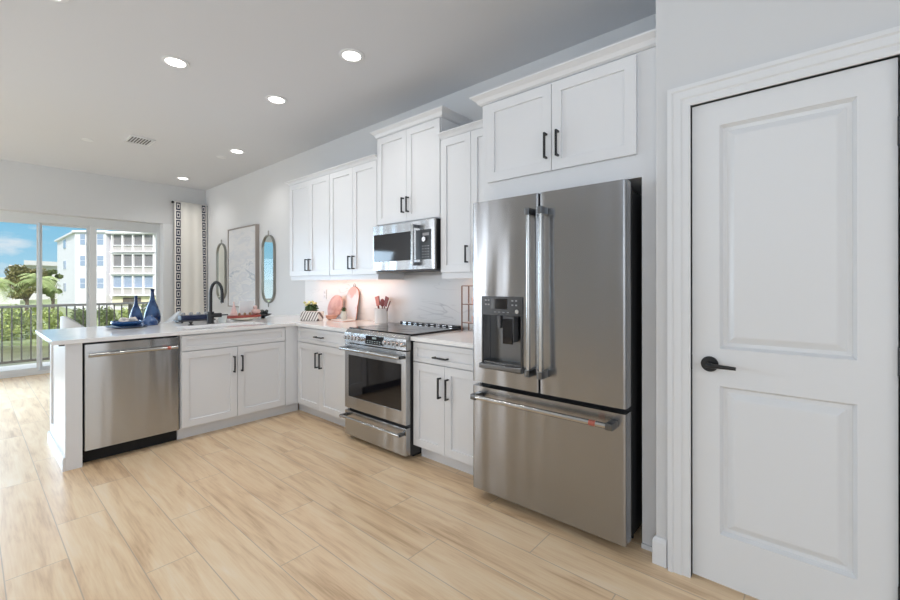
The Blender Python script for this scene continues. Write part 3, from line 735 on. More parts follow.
# ------------------------------------------------------------------ refrigerator
FX0, FX1, FY = 1.427, 2.341, -.771
fr = thing('refrigerator', 'large stainless steel french-door refrigerator with ice dispenser', 'refrigerator', (1.887, -.4, 0))
B().box(FX0 + .012, FX1 - .012, -.690, -.06, .045, 1.765).build('body', P('fridge_body', (.03, .031, .033), .5), fr)
q = B()
for x in (FX0 + .06, FX1 - .06): q.cyl((x, -.62, 0), (x, -.62, .045), .022)
q.box(FX0 + .02, FX1 - .02, -.60, -.59, .012, .045); q.build('foot', dark, fr)
q = B(); q.box(FX0 + .02, FX0 + .10, -.755, -.66, 1.7655, 1.785); q.box(FX1 - .10, FX1 - .015, -.700, -.63, 1.7655, 1.79); q.build('hinge_cover', dark, fr)
# left door with dispenser niche
def rounded_front(b, x0, x1, z0, z1, yf, yb, hole=None, bulge=.006, r=.012):
    """door skin: vertical edges rounded, faint outward bow"""
    n = 14; st = []
    for k in range(5):
        t = R(90 * k / 4); st.append((x0 + r - r * math.cos(t), yf + r - r * math.sin(t)))
    xsn = sorted(set([round(x0 + r + (x1 - x0 - 2 * r) * k / n, 5) for k in range(1, n)] + ([hole[0], hole[1]] if hole else [])))
    for x in xsn: st.append((x, yf))
    for k in range(5):
        t = R(90 - 90 * k / 4); st.append((x1 - r + r * math.cos(t), yf + r - r * math.sin(t)))
    zs_ = [z0] + ([hole[2], hole[3]] if hole else []) + [z1]
    g = [[b.bm.verts.new((x, y, z)) for z in zs_] for x, y in st]
    for i in range(len(st) - 1):
        for j in range(len(zs_) - 1):
            if hole and j == 1 and st[i][0] >= hole[0] - 1e-4 and st[i + 1][0] <= hole[1] + 1e-4: continue
            b.bm.faces.new((g[i][j], g[i + 1][j], g[i + 1][j + 1], g[i][j + 1]))
    kb = [[b.bm.verts.new((x, yb, z)) for z in zs_] for x in (x0, x1)]
    for j in range(len(zs_) - 1):
        b.bm.faces.new((kb[0][j], g[0][j], g[0][j + 1], kb[0][j + 1])); b.bm.faces.new((g[-1][j], kb[1][j], kb[1][j + 1], g[-1][j + 1]))
    b.bm.faces.new([kb[0][k] for k in range(len(zs_))] + [kb[1][k] for k in range(len(zs_) - 1, -1, -1)])
    b.bm.faces.new([q_[0] for q_ in g] + [kb[1][0], kb[0][0]]); b.bm.faces.new([q_[-1] for q_ in g] + [kb[1][-1], kb[0][-1]])
    if hole:
        hx0, hx1, hz0, hz1 = hole; y2 = yb - .006
        e = [b.bm.verts.new(p) for p in ((hx0, y2, hz0), (hx1, y2, hz0), (hx1, y2, hz1), (hx0, y2, hz1))]
        idx = [i for i, (x, y) in enumerate(st) if hx0 - 1e-4 <= x <= hx1 + 1e-4]
        b.bm.faces.new([g[i][1] for i in idx] + [e[1], e[0]]); b.bm.faces.new([g[i][2] for i in idx] + [e[2], e[3]])
        b.bm.faces.new((g[idx[0]][1], g[idx[0]][2], e[3], e[0])); b.bm.faces.new((g[idx[-1]][1], g[idx[-1]][2], e[2], e[1])); b.bm.faces.new(e)
q = B(); rounded_front(q, FX0, 1.879, .707, 1.796, FY, -.693, hole=(1.512, 1.774, .835, 1.122)); ld = q.build('door', ssd, fr, smooth=True)
q = B(); rounded_front(q, 1.886, FX1, .707, 1.796, FY, -.693); rd = q.build('door', ssd, fr, smooth=True)
q = B(); rounded_front(q, FX0, FX1, .058, .682, FY, -.693); fd = q.build('freezer_drawer', ssd, fr, smooth=True)
# dispenser
dp = B().rbox(1.503, 1.784, -.779, -.7715, 1.118, 1.228, .006, 3, 'y').build('dispenser_panel', P('panel_grey', (.07, .072, .075), .25, .6), ld)
B().box(1.575, 1.685, -.7805, -.7792, 1.155, 1.215).build('screen', black_gloss, dp)
q = B()
for x in (1.535, 1.555, 1.72, 1.745):
    for z in (1.18, 1.205): q.box(x - .006, x + .006, -.7802, -.7792, z - .004, z + .004)
for x in (1.60, 1.63, 1.66, 1.69): q.box(x - .007, x + .007, -.7802, -.7792, 1.135, 1.139)
q.build('button', P('button_ink'), dp)
B().tube([(1.755, -.779, 1.145), (1.755, -.79, 1.145)], .012, 18).build('dial', chrome, dp, smooth=True)
q = B(); q.box(1.513, 1.773, -.7005, -.699, .836, 1.121); q.build('niche_back', darksteel, ld)
q = B(); q.box(1.60, 1.625, -.76, -.702, 1.04, 1.117); q.box(1.645, 1.72, -.765, -.715, .965, 1.117); q.build('nozzle', P('nozzle_dark', (.09, .09, .095), .3), ld, bevel=.004)
q = B(); q.box(1.648, 1.717, -.772, -.7655, .955, 1.10); q.build('paddle', black_gloss, ld, bevel=.002)
q = B()
for x0_, x1_ in ((1.503, 1.513), (1.7735, 1.784)): q.box(x0_, x1_, -.778, -.7715, .83, 1.118)
q.build('dispenser_frame', P('panel_grey'), ld)
q = B(); q.rbox(1.500, 1.787, -.800, -.7715, .800, .832, .008, 3, 'x'); q.box(1.515, 1.771, -.7715, -.702, .8355, .842); q.build('drip_tray', darksteel, ld)
def fhandle(x, z0, z1, par):
    q = B(); q.tube([(x, -.832, z0), (x, -.832, z1)], .0115, 16); a = q.build('handle', sst, par, smooth=True)
    for z in (z0 + .016, z1 - .016): B().rbox(x - .015, x + .015, -.850, FY - .0005, z - .018, z + .018, .006, 2, 'z').build('handle_post', darksteel, par, smooth=True)
fhandle(1.853, .805, 1.705, ld); fhandle(1.927, .805, 1.705, rd)
q = B(); q.tube([(1.475, -.835, .632), (2.300, -.835, .632)], .0135, 16); fh = q.build('handle', sst, fd, smooth=True)
for x in (1.488, 2.288): B().rbox(x - .016, x + .016, -.850, FY - .0005, .616, .648, .006, 2, 'x').build('handle_post', darksteel, fd, smooth=True)
B().tube([(2.19, -.835, .632), (2.222, -.835, .632)], .0142, 16).build('badge', cb, fh)
# ------------------------------------------------------------------ faucet etc.
fa = thing('faucet', 'matte black gooseneck kitchen faucet behind the sink', 'faucet', (-1.47, -1.235, .914))
q = B(); q.cyl((-1.47, -1.235, .9145), (-1.47, -1.235, 1.03), .030, 20); q.cyl((-1.47, -1.235, .9145), (-1.47, -1.235, .922), .036, 20); q.build('base', blackm, fa, smooth=True)
pts = [(-1.47, -1.235, 1.03), (-1.47, -1.235, 1.21)]
sd_ = Vector((.86, .50, 0)).normalized()
for k in range(0, 11):
    t = math.pi * k / 10; rr = .064
    p = Vector((-1.47, -1.235, 1.21)) + sd_ * (rr - rr * math.cos(t)) + Vector((0, 0, rr * 1.7 * math.sin(t))); pts.append(tuple(p))
e_ = Vector(pts[-1]); pts.append(tuple(e_ - Vector((0, 0, .03))))
q = B(); q.tube(pts, .0150, 14); q.tube([tuple(e_ - Vector((0, 0, .03))), tuple(e_ - Vector((0, 0, .09)))], .016, 14); q.build('spout', blackm, fa, smooth=True)
q = B(); q.tube([(-1.47, -1.235, .995), (-1.40, -1.165, .997)], .021, 12); q.tube([(-1.40, -1.165, .997), (-1.355, -1.12, 1.0)], .006, 8); q.build('lever', blackm, fa, smooth=True)
q = B(); q.lathe([(0, 0), (.024, 0), (.024, .006), (.010, .012), (.010, .022), (.018, .026), (.018, .034), (0, .036)], (-1.42, -1.425, .9145), 20)
tag(q.build('dispenser_pump', blackm, smooth=True), 'small round black knob on the counter left of the faucet', 'knob')
# cup
q = B(); q.lathe([(0, 0), (.034, 0), (.040, .05), (.041, .085), (.037, .085), (.035, .05), (.030, .008), (0, .008)], (-1.50, -1.115, .9145), 24)
tag(q.build('cup', P('pale_ceramic', (.66, .70, .68), .3), smooth=True), 'small pale cup on the counter right behind the faucet', 'cup')
# navy tray set
navy = P('navy_glaze', (.02, .03, .075), .3)
nt = thing('serving_tray', 'dark navy tray stacked with dishes left of the faucet', 'tray', (-1.80, -1.27, .914))
q = B(); q.rbox(-1.90, -1.70, -1.44, -1.10, .928, .940, .02, 3, 'z'); q.build('base', P('tray_dark', (.05, .05, .06), .4), nt)
q = B()
for x, y in ((-1.88, -1.41), (-1.88, -1.13), (-1.72, -1.41), (-1.72, -1.13)): q.cyl((x, y, .9145), (x, y, .928), .012, 10)
q.build('foot', blackm, nt)
t2 = tag(B().rbox(-1.87, -1.73, -1.41, -1.13, .9405, .985, .02, 3, 'z').build('folded_cloth', navy, bevel=.004), 'folded navy cloth lying on the dark tray by the faucet', 'cloth')
for k in range(4):
    q = B(); q.lathe([(0, 0), (.016, 0), (.020, .012), (.014, .026), (0, .028)], (-1.80, -1.375 + k * .07, .9855), 14)
    tag(q.build('napkin_ring', P('grey_glaze', (.42, .42, .43), .4), smooth=True), 'small grey knob-shaped ornament in the row on the navy cloth', 'ornament', 'ornaments on the navy cloth')
# red tray with holiday pieces
red = P('red_lacquer', (.33, .07, .055), .35)
rt_ = thing('serving_tray', 'red oblong tray raised on a white dish beside the sink', 'tray', (-1.60, -.86, .914))
q = B(); q.rbox(-1.66, -1.50, -1.06, -.72, .948, .972, .02, 3, 'z'); q.build('tray_top', red, rt_)
q = B(); q.lathe([(0, 0), (.05, 0), (.09, .015), (.10, .033), (0, .033)], (-1.58, -.87, .9145), 24, 1, 1.5); q.build('base', P('cream_ceramic', (.76, .72, .62), .4), rt_, smooth=True)
pink = P('pink_ceramic', (.74, .52, .49), .45)
q = B(); prof = [(0, 0)]
for k in range(5): prof += [(.045 - k * .008, .002 + k * .024), (.030 - k * .006, .022 + k * .024)]
prof += [(.005, .125), (.008, .135), (0, .145)]
q.lathe(prof, (-1.60, -.965, .9725), 20); tag(q.build('tree_ornament', pink, smooth=True), 'pink ridged tree ornament standing on the red tray', 'ornament')
cd_ = B().box(-1.626, -1.620, -.90, -.745, .9725, 1.12)
tag(cd_.build('card', P('card_paper', (.74, .76, .77), .7)), 'blank pale card standing upright on the red tray', 'card')
q = B(); q.ball((-1.57, -.755, 1.005), .033, 2, (1, 1.2, 1)); q.ball((-1.57, -.755, 1.05), .022, 2); q.ball((-1.60, -.71, 1.0), .026, 2)
tag(q.build('figurine', P('blush_glaze', (.66, .47, .43), .5), smooth=True), 'blush pink figurine at the right end of the red tray', 'ornament')
for k in range(3):
    q = B(); q.lathe([(0, 0), (.012, 0), (.014, .016), (.007, .026), (0, .028)], (-1.535, -.935 + k * .055, .9725), 12)
    tag(q.build('trinket', P('brass_dark', (.30, .18, .10), .4), smooth=True), 'tiny dark trinket in the row along the red tray', 'ornament', 'trinkets on the red tray')
bt = thing('black_bowl', 'black footed bowl heaped with dark pieces right of the red tray', 'bowl', (-1.72, -.56, .914))
q = B(); q.lathe([(0, 0), (.03, 0), (.02, .012), (.07, .03), (.095, .045), (.09, .048), (0, .03)], (-1.72, -.60, .9145), 24); q.build('bowl', blackm, bt, smooth=True)
q = B()
for k in range(9):
    a = k * 2.4; rr = .012 + .005 * k; q.ball((-1.72 + rr * math.cos(a), -.60 + rr * math.sin(a), .968 + .02 * ((k * 7) % 3) / 1.6), .022, 1)
q.build('filling', P('dark_green_grey', (.05, .06, .06), .5), bt)
# blue pieces
bluem = mottled('blue_glass', (.008, .025, .09), (.05, .11, .24), 9, .08)
def bottle(loc, s, h_, label):
    q = B(); pf = [(0, 0), (.062, 0), (.080, .015), (.084, .05), (.074, .09), (.052, .135), (.030, .17), (.021, .20), (.017, .24), (.022, .262), (.017, .262), (.013, .24), (0, .235)]
    q.lathe([(r * s, z * h_) for r, z in pf], loc, 28); return tag(q.build('glass_bottle', bluem, smooth=True), label, 'bottle')
bottle((-1.86, -1.752, .9145), .66, 1.06, 'smaller blue glass bottle nearest the blue bowl on the peninsula')
bottle((-1.88, -1.616, .9145), .84, 1.30, 'taller blue glass bottle at the window end of the peninsula')
q = B(); q.lathe([(0, 0), (.064, 0), (.066, .03), (.050, .06), (.026, .08), (.010, .092), (0, .094)], (-1.74, -1.672, .9145), 28)
tag(q.build('glass_vase', mottled('blue_glass_light', (.015, .05, .16), (.10, .18, .36), 14, .1), smooth=True), 'low cone-shaped blue glass vessel in front of the taller bottle', 'vase')
PC = (-1.64, -1.868)
q = B(); q.lathe([(0, 0), (.09, 0), (.15, .012), (.155, .016), (.09, .008), (0, .006)], (*PC, .9145), 36); tag(q.build('plate', P('plate_blue', (.10, .14, .24), .2), smooth=True), 'wide blue plate under the blue bowl on the peninsula', 'plate')
q = B(); q.lathe([(0, 0), (.06, 0), (.100, .012), (.118, .032), (.112, .048), (.104, .048), (.10, .03), (0, .016)], (*PC, .9255), 36)
tag(q.build('bowl', P('bowl_blue', (.015, .07, .20), .15), smooth=True), 'deep blue bowl resting on the blue plate', 'bowl')
q = B(); pp = []
for k in range(48):
    t = 2 * math.pi * k / 48; pp.append((PC[0] + .02 + .035 * (math.sin(t) + 1.2 * math.sin(2 * t)) * .6, PC[1] + .02 + .045 * (math.cos(t) - 1.2 * math.cos(2 * t)) * .7, .980 + .014 * math.sin(3 * t)))
q.tube(pp, .0125, 10, closed=True); tag(q.build('knot_ornament', P('rope_white', (.72, .68, .64), .7), smooth=True), 'cream knotted link ornament lying on the blue bowl', 'ornament')
# tub chairs of the dining corner beyond the peninsula
def chair(loc, rot, label):
    r = local('dining_chair', label, 'chair', 'tub chairs beyond the peninsula')
    fab = P('chair_fabric', (.56, .57, .58), .8); leg = P('chair_leg', (.16, .12, .09), .5)
    q = B(); q.rbox(-.20, .20, -.20, .20, .40, .47, .06, 4, 'z'); q.build('seat', fab, r, bevel=.012)
    q = B(); n = 18; vs = []
    for k in range(n + 1):
        t = math.pi * (k / n); x = -.22 * math.cos(t); y = -.10 + .30 * math.sin(t)
        hgt = .60 + .34 * math.sin(t); nv = Vector((-math.cos(t), math.sin(t), 0)); row = []
        for (o, z) in ((0, .42), (0, hgt), (.03, hgt), (.03, .42)): row.append(q.bm.verts.new((x + nv.x * o, y + nv.y * o, z)))
        vs.append(row)
    for a, b2 in zip(vs, vs[1:]):
        for k in range(4): q.bm.faces.new((a[k], a[(k + 1) % 4], b2[(k + 1) % 4], b2[k]))
    q.bm.faces.new(vs[0]); q.bm.faces.new(vs[-1][::-1]); q.build('backrest', fab, r, smooth=True, bevel=.008)
    for sx in (-1, 1):
        for sy in (-1, 1): B().tube([(sx * .20, sy * .19, 0), (sx * .15, sy * .14, .40)], [.011, .016], 10).build('leg', leg, r)
    r.location = loc; r.rotation_euler = (0, 0, rot); return r
chair((-3.50, -1.88, 0), R(195), 'light grey tub chair seen past the open end of the peninsula, by the railing view')
chair((-3.50, -1.13, 0), R(-10), 'light grey tub chair in front of the cream curtain')
# decor on left counter run
q = B(); q.lathe([(0, 0), (.062, 0), (.066, .004), (.068, .135), (.071, .145), (.066, .147), (.062, .14), (.060, .02), (0, .02)], (-.215, -.125, .9145), 32)
tag(q.build('utensil_crock', P('crock_white', (.80, .79, .77), .35), smooth=True), 'white cylindrical crock holding red utensils beside the cooktop', 'crock')
rw = P('red_wood', (.17, .02, .015), .5)
for k, (dx, dy, tx, ty, kind, lb) in enumerate(((-.022, .01, -.065, .02, 'flat', 'red flat spatula leaning furthest left in the white crock'), (-.004, -.02, -.040, -.01, 'slot', 'red-brown turner second from left in the white crock'),
        (.0, .02, .005, .01, 'spoon', 'dark red round spoon in the middle of the white crock'), (.012, -.01, .055, .0, 'flat', 'dark red paddle leaning right in the white crock'), (.03, .015, .085, .02, 'thin', 'thin red stick leaning furthest right in the white crock'))):
    x, y = -.215, -.125; q = B(); a = Vector((x + dx * .6, y + dy * .6, .936)); e = Vector((x + tx, y + ty, 1.085))
    dirv = (e - a).normalized(); q.tube([a, e], .0055, 8)
    r = thing('kitchen_utensil', lb, 'utensil', a); q.build('handle', rw, r)
    q = B()
    if kind == 'spoon': q.ball(e + dirv * .03, .036, 2, (1, .35, 1.15))
    elif kind == 'thin': q.tube([e, e + dirv * .055], .007, 8)
    else:
        sv = dirv.cross(Vector((0, 1, 0))).normalized() * .027; th = Vector((0, .006, 0)); f_ = e + dirv * .095
        q.prism([e - sv * .8, e + sv * .8, f_ + sv, f_ - sv], th)
    q.build('head', rw if k != 1 else P('red_light', (.52, .17, .13), .5), r, bevel=.001)
# striped pot of flowers
strip = P('striped_cloth', (.7, .68, .64), .8); N, L, b = nodes(strip)
g = N.new('ShaderNodeTexCoord'); sp = N.new('ShaderNodeSeparateXYZ'); L.new(g.outputs['Object'], sp.inputs[0])
tt = mth(N, L, 'FRACT', mth(N, L, 'MULTIPLY', mth(N, L, 'ADD', mth(N, L, 'ADD', sp.outputs['X'], mth(N, L, 'MULTIPLY', sp.outputs['Y'], -.35)), mth(N, L, 'MULTIPLY', sp.outputs['Z'], -.35)), 30))
r = ramp(N, [(.60, (.78, .75, .71)), (.66, (.16, .13, .13))]); L.new(tt, r.inputs[0]); L.new(r.outputs[0], b.inputs['Base Color'])
tw = B(); tw.prism([Vector((-.115, -.05, 0)), Vector((.115, -.05, 0)), Vector((.115, .05, 0)), Vector((-.115, .05, 0))], Vector((.0, .02, .095)))
to = tw.build('striped_towel', strip, bevel=.008)
to.location = (-1.02, -.40, .9145); to.rotation_euler = (0, 0, R(20))
tag(to, 'folded striped cream and dark kitchen towel near the counter corner', 'towel')
fp = thing('potted_flowers', 'small plant with pale yellow blooms and green leaves behind the striped towel', 'plant', (-1.20, -.30, .914))
q = B(); q.lathe([(0, 0), (.034, 0), (.042, .075), (.038, .075), (0, .06)], (-1.20, -.30, .9145), 20); q.build('pot', P('pot_grey', (.35, .35, .34), .6), fp, smooth=True)
q = B(); leaves(q, (-1.19, -.30, 1.03), .065, 120, .028, (1.1, 1, .75), 3); q.build('foliage', P('deep_green', (.05, .10, .03), .6), fp)
q = B()
for k in range(12):
    a = k * 2.4; rr = .012 * k ** .6; q.ball((-1.225 + 1.3 * rr * math.cos(a), -.31 + 1.3 * rr * math.sin(a), 1.085 + .015 * math.cos(k)), .019, 1, (1, 1, .8))
q.build('blooms', P('pale_bloom', (.66, .66, .32), .6), fp)
# boards leaning at the backsplash
pinkm = mottled('pink_marble', (.62, .34, .31), (.72, .46, .42), 18, .35)
q = B(); n = 40; R0 = .135; cz_ = R0
pts = [Vector((R0 * math.cos(2 * math.pi * k / n), 0, cz_ + R0 * math.sin(2 * math.pi * k / n))) for k in range(n)]
q.prism(pts, Vector((0, .014, 0))); o = q.build('round_board', pinkm, bevel=.002); o.location = (-1.04, -.135, .9145); o.rotation_euler = (R(-14), 0, 0)
tag(o, 'round pink board leaning against the backsplash', 'board')
q = B(); pts = [Vector((-.11, 0, 0)), Vector((.11, 0, 0))] + [Vector((.11 * math.cos(math.pi * k / 20), 0, .25 + .11 * math.sin(math.pi * k / 20))) for k in range(21)]
ab = local('arched_board', 'tall arched marble and pink board with copper rim and top ring', 'board')
q.prism(pts, Vector((0, .014, 0))); q.build('board', mottled('blush_marble', (.70, .66, .66), (.66, .40, .36), 6, .3, 4, .46, .54), ab, bevel=.002)
cop = P('copper', (.55, .25, .18), .3, 1)
q = B(); q.tube([(p.x, .007, p.z) for p in pts[1:]] + [(-.11, .007, 0)], .006, 8); q.build('rim', cop, ab, smooth=True)
q = B(); q.tube([(.018 * math.cos(2 * math.pi * k / 16), .007, .378 + .018 * math.sin(2 * math.pi * k / 16)) for k in range(16)], .005, 8, closed=True); q.build('ring', P('pewter', (.25, .24, .22), .4, .8), ab, smooth=True)
ab.location = (-.80, -.085, .9145); ab.rotation_euler = (R(-10), 0, 0)
tr = thing('marble_tray', 'white rectangular tray with copper edge in front of the arched board', 'tray', (-.72, -.20, .914))
q = B(); q.rbox(-.83, -.60, -.30, -.14, .9195, .930, .012, 3, 'z'); q.build('slab', P('tray_white', (.80, .77, .75), .3), tr)
q = B(); q.rbox(-.828, -.602, -.298, -.142, .9145, .9193, .012, 3, 'z'); q.build('edge', cop, tr)
q = B(); q.lathe([(0, 0), (.028, 0), (.033, .03), (.026, .065), (.032, .085), (.027, .085), (0, .06)], (-.715, -.215, .9305), 20); 
tag(q.build('small_vase', P('sage_white', (.66, .68, .62), .5), smooth=True), 'small off-white vase standing on the copper-edged tray', 'vase')
q = B(); leaves(q, (-.715, -.215, 1.035), .028, 30, .016, (1, 1, .8), 9); tag(q.build('sprig', P('deep_green')), 'little green sprig in the small off-white vase', 'plant')
q = B(); q.lathe([(0, 0), (.03, 0), (.055, .02), (.062, .05), (.056, .05), (0, .02)], (-.925, -.225, .9145), 24)
tag(q.build('bowl', P('copper_pink', (.66, .36, .27), .35), smooth=True), 'small copper pink bowl in front of the round pink board', 'bowl')
# wire rack right counter
wr = thing('wire_rack', 'two-tier copper wire rack by the backsplash left of the refrigerator', 'rack', (.98, -.10, .914))
q = B(); xa, xb, ya, yb = .835, 1.06, -.15, -.06
for x in (xa, xb):
    for y in (ya, yb): q.tube([(x, y, .9145), (x, y, 1.285)], .006, 8)
for z in (.985, 1.135, 1.285):
    q.tube([(xa, ya, z), (xb, ya, z), (xb, yb, z), (xa, yb, z)], .0035, 8, closed=True)
q.build('frame', P('wire_brown', (.26, .16, .12), .4, .6), wr)
q = B()
for z in (.985, 1.135): q.box(xa, xb, ya, yb, z - .003, z + .003)
q.build('shelf', P('rack_shelf', (.75, .66, .62), .4), wr)
for x, z, lb in ((.93, .9885, 'tiny blush cup on the lower tier of the wire rack'), (.93, 1.1385, 'tiny blush cup on the upper tier of the wire rack')):
    q = B(); q.lathe([(0, 0), (.022, 0), (.026, .05), (.022, .05), (0, .01)], (x, -.105, z), 16); tag(q.build('cup', P('blush_cup', (.70, .52, .48), .4), smooth=True), lb, 'cup')
# ------------------------------------------------------------------ wall decor
def capsule(x, z0, z1, wd, label):
    r = thing('wall_mirror', label, 'mirror', (x, 0, z0)); br = P('bronze', (.30, .30, .27), .35, .7)
    ra = wd / 2; zc0, zc1 = z0 + .06 + ra, z1 - .06 - ra
    def outline(rad, y):
        p = [Vector((x + rad * math.cos(math.pi * k / 16), y, zc1 + rad * math.sin(math.pi * k / 16))) for k in range(17)]
        return p + [Vector((x - rad * math.cos(math.pi * k / 16), y, zc0 - rad * math.sin(math.pi * k / 16))) for k in range(17)]
    q = B(); O, I = outline(ra, -.036), outline(ra - .011, -.036); n = len(O)
    rings = [[q.bm.verts.new(p) for p in pl] for pl in (outline(ra, -.002), O, I, outline(ra - .011, -.002))]
    for a, b2 in zip(rings, rings[1:] + rings[:1]):
        for k in range(n): q.bm.faces.new((a[k], a[(k + 1) % n], b2[(k + 1) % n], b2[k]))
    q.build('frame', br, r, smooth=True)
    q = B(); q.prism(outline(ra - .012, -.004), Vector((0, -.014, 0))); q.build('glass', P('mirror_silver', (.86, .90, .87), .02, 1), r)
    q = B(); q.cyl((x, -.02, z1 - .062), (x, -.02, z1), .007, 10); q.cyl((x, -.02, z0), (x, -.02, z0 + .062), .007, 10); q.build('finial', br, r)
capsule(-4.47, .975, 2.045, .36, 'tall capsule wall mirror between the curtain and the framed art')
capsule(-2.80, .975, 2.055, .36, 'tall capsule wall mirror right of the framed art')
ar = thing('framed_art', 'large framed pale abstract canvas on the wall between two mirrors', 'picture', (-3.69, 0, .94))
A0, A1, Z0_, Z1_ = -4.12, -3.12, .94, 2.177
q = B()
q.box(A0, A0 + .018, -.055, -.002, Z0_, Z1_); q.box(A1 - .018, A1, -.055, -.002, Z0_, Z1_); q.box(A0 + .018, A1 - .018, -.055, -.002, Z1_ - .018, Z1_); q.box(A0 + .018, A1 - .018, -.055, -.002, Z0_, Z0_ + .018)
q.build('frame', P('champagne', (.38, .34, .31), .4, .5), ar)
art = P('abstract_paint', (.7, .7, .7), .7); N, L, b = nodes(art)
g = N.new('ShaderNodeNewGeometry'); sp = N.new('ShaderNodeSeparateXYZ'); L.new(g.outputs['Position'], sp.inputs[0])
mp = N.new('ShaderNodeMapping'); mp.inputs['Scale'].default_value = (1.6, 1, 5); L.new(g.outputs['Position'], mp.inputs[0])
n1 = N.new('ShaderNodeTexNoise'); n1.inputs['Scale'].default_value = 1.8; n1.inputs['Detail'].default_value = 7; n1.inputs['Distortion'].default_value = .5; L.new(mp.outputs[0], n1.inputs['Vector'])
band = mth(N, L, 'SUBTRACT', 1, mth(N, L, 'MULTIPLY', mth(N, L, 'ABSOLUTE', mth(N, L, 'SUBTRACT', sp.outputs['Z'], 1.42)), 2.2))
tt = mth(N, L, 'ADD', mth(N, L, 'MULTIPLY', mth(N, L, 'MAXIMUM', band, 0), .22), mth(N, L, 'SUBTRACT', n1.outputs[0], .12))
r = ramp(N, [(.36, (.70, .70, .71)), (.50, (.62, .64, .68)), (.57, (.74, .74, .74)), (.66, (.44, .49, .56)), (.74, (.70, .70, .70))]); L.new(tt, r.inputs[0]); L.new(r.outputs[0], b.inputs['Base Color'])
B().box(A0 + .0185, A1 - .0185, -.045, -.003, Z0_ + .0185, Z1_ - .0185).build('canvas', art, ar)
# curtain
cu = thing('curtain', 'cream drape with navy greek key edge bands in the far corner', 'curtain', (-5.10, -.26, 0))
def drape(b, y0, y1, top, x, amp, n, uvs=False, off=0, zb=.02, y0b=None, y1b=None):
    y0b = y0 if y0b is None else y0b; y1b = y1 if y1b is None else y1b
    rows = []; M = 14
    for j in range(M + 1):
        z = zb + (top - zb) * j / M; t = j / M; a = amp * (1 - .45 * t); row = []
        for i in range(n + 1):
            s = i / n; ya = y0b + (y0 - y0b) * t; yb_ = y1b + (y1 - y1b) * t; y = ya + (yb_ - ya) * s
            row.append(b.bm.verts.new((x + off + a * math.sin((y + .52) * 2 * math.pi / .165), y, z)))
        rows.append(row)
    ul = b.bm.loops.layers.uv.new('uv') if uvs else None
    for j in range(M):
        for i in range(n):
            f = b.bm.faces.new((rows[j][i], rows[j][i + 1], rows[j + 1][i + 1], rows[j + 1][i]))
            if ul:
                for l, (ii, jj) in zip(f.loops, ((i, j), (i + 1, j), (i + 1, j + 1), (i, j + 1))): l[ul].uv = (ii / n, jj / M * 18)
dm = P('drape_cream', (.86, .83, .77), .85)
q = B(); drape(q, -.515, -.02, 2.70, -5.12, .007, 90); q.build('fabric', dm, cu, smooth=True, solid=.004)
km = P('greek_key', (.75, .73, .70), .8); N, L, b = nodes(km)
uvn = N.new('ShaderNodeUVMap'); uvn.uv_map = 'uv'; sp = N.new('ShaderNodeSeparateXYZ'); L.new(uvn.outputs[0], sp.inputs[0])
u = sp.outputs['X']; v = mth(N, L, 'FRACT', sp.outputs['Y'])
def ring(h_): return mth(N, L, 'LESS_THAN', mth(N, L, 'MAXIMUM', mth(N, L, 'ABSOLUTE', mth(N, L, 'SUBTRACT', u, .5)), mth(N, L, 'ABSOLUTE', mth(N, L, 'SUBTRACT', v, .5))), h_)
msk = mth(N, L, 'ADD', mth(N, L, 'SUBTRACT', ring(.44), ring(.27)), ring(.16))
mx = N.new('ShaderNodeMix'); mx.data_type = 'RGBA'; mx.inputs['A'].default_value = (.70, .68, .66, 1); mx.inputs['B'].default_value = (.018, .022, .05, 1); L.new(msk, mx.inputs['Factor']); L.new(mx.outputs['Result'], b.inputs['Base Color'])
q = B(); drape(q, -.500, -.420, 2.695, -5.12, .007, 20, True, .006); q.build('trim_band', km, cu, smooth=True)
q = B(); drape(q, -.105, -.035, 2.695, -5.12, .007, 20, True, .006, .02, -.048, -.020); q.build('trim_band', km, cu, smooth=True)
rd_ = thing('curtain_rod', 'short black curtain rod with ball finials above the cream drape', 'rod', (-5.12, -.26, 2.68))
q = B(); q.cyl((-5.145, -.53, 2.685), (-5.145, -.004, 2.685), .010, 12); q.build('rod', blackm, rd_)
q = B(); q.ball((-5.145, -.535, 2.685), .022, 2); q.build('finial', blackm, rd_, smooth=True)
q = B(); q.ball((-5.145, -.024, 2.685), .020, 2); q.build('finial', blackm, rd_, smooth=True)
q = B()
for y in (-.525, -.018): q.box(-5.239, -5.136, y - .005, y + .005, 2.68, 2.69)
q.build('bracket', blackm, rd_)
# ------------------------------------------------------------------ ceiling fixtures
def canlight(x, y, label, z=H):
    r = thing('recessed_light', label, 'light', (x, y, z), 'recessed ceiling lights'); q = B()
    q.lathe([(.066, -.0005), (.092, -.0005), (.090, -.006), (.066, -.008), (.066, -.0005)], (x, y, z), 32, cap=False); q.bm.faces.ensure_lookup_table()
    q.build('trim_ring', trimw, r, smooth=True)
    q = B(); q.lathe([(0, 0), (.065, 0), (.065, -.004), (0, -.004)], (x, y, z - .001), 32); q.build('lens', emis('lamp_glow', (1, .96, .90), 9), r)
    l = bpy.data.lights.new('can', 'SPOT'); l.energy = 18; l.color = (1, .98, .96); l.spot_size = R(140); l.spot_blend = .8; l.shadow_soft_size = .06
    o = bpy.data.objects.new('can_lamp', l); COL.objects.link(o); o.location = (x, y, z - .03)
canlight(-.628, -1.773, 'round recessed ceiling light, nearest one above the dishwasher')
canlight(.45, -.955, 'round recessed ceiling light in front of the microwave, rightmost')
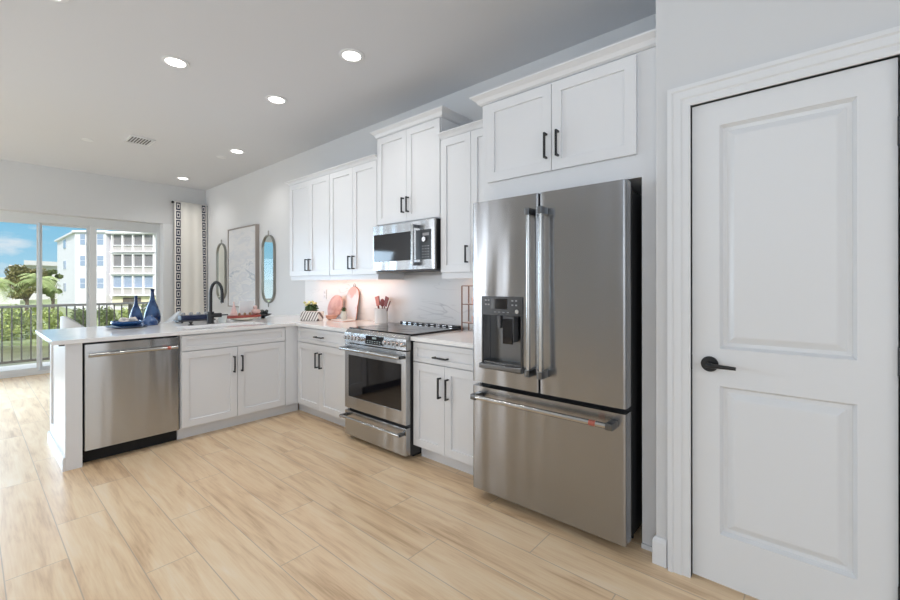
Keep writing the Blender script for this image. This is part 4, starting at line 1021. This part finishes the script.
canlight(-.677, -.961, 'round recessed ceiling light above the corner cabinets, middle of the five')
canlight(-2.485, -.572, 'round recessed ceiling light above the second mirror')
canlight(-4.534, -.563, 'round recessed ceiling light nearest the curtain corner')
canlight(-.30, -2.50, 'round recessed ceiling light cut by the top frame edge')
vt_ = thing('ceiling_vent', 'white slatted air vent in the ceiling above the living area', 'vent', (-2.93, -1.47, H))
q = B(); vx0, vx1, vy0, vy1 = -3.08, -2.78, -1.60, -1.36
q.box(vx0, vx1, vy0, vy0 + .02, H - .012, H - .0005); q.box(vx0, vx1, vy1 - .02, vy1, H - .012, H - .0005); q.box(vx0, vx0 + .02, vy0 + .02, vy1 - .02, H - .012, H - .0005); q.box(vx1 - .02, vx1, vy0 + .02, vy1 - .02, H - .012, H - .0005)
q.build('frame', trimw, vt_)
B().box(vx0 + .02, vx1 - .02, vy0 + .02, vy1 - .02, H - .003, H - .0008).build('backing', P('vent_shadow', (.15, .15, .15), .8), vt_)
for k in range(7):
    y = vy0 + .035 + k * .028; q = B(); q.prism([Vector((vx0 + .021, y, H - .011)), Vector((vx0 + .021, y + .016, H - .0045)), Vector((vx0 + .021, y + .017, H - .006)), Vector((vx0 + .021, y + .001, H - .0125))], Vector((vx1 - vx0 - .042, 0, 0))); q.build('slat', trimw, vt_)
for x, y, lb in ((-3.36, -1.89, 'flat white ceiling disc left of the air vent'), (-2.90, -.60, 'flat white ceiling disc beside the fourth recessed light')):
    q = B(); q.lathe([(0, -.012), (.03, -.012), (.055, -.006), (.058, -.0005), (0, -.0005)], (x, y, H), 24); tag(q.build('sprinkler_cover', trimw, smooth=True), lb, 'sprinkler')
# outlet
ot = thing('wall_outlet', 'white outlet plate on the backsplash above the round board', 'outlet', (-1.38, -.02, 1.13))
B().rbox(-1.415, -1.345, -.019, -.0138, 1.12, 1.235, .006, 3, 'y').build('plate', trimw, ot)
q = B()
for z in (1.155, 1.20): q.box(-1.392, -1.368, -.0205, -.0192, z - .012, z + .012)
q.build('socket', P('socket_white', (.6, .6, .6), .4), ot)
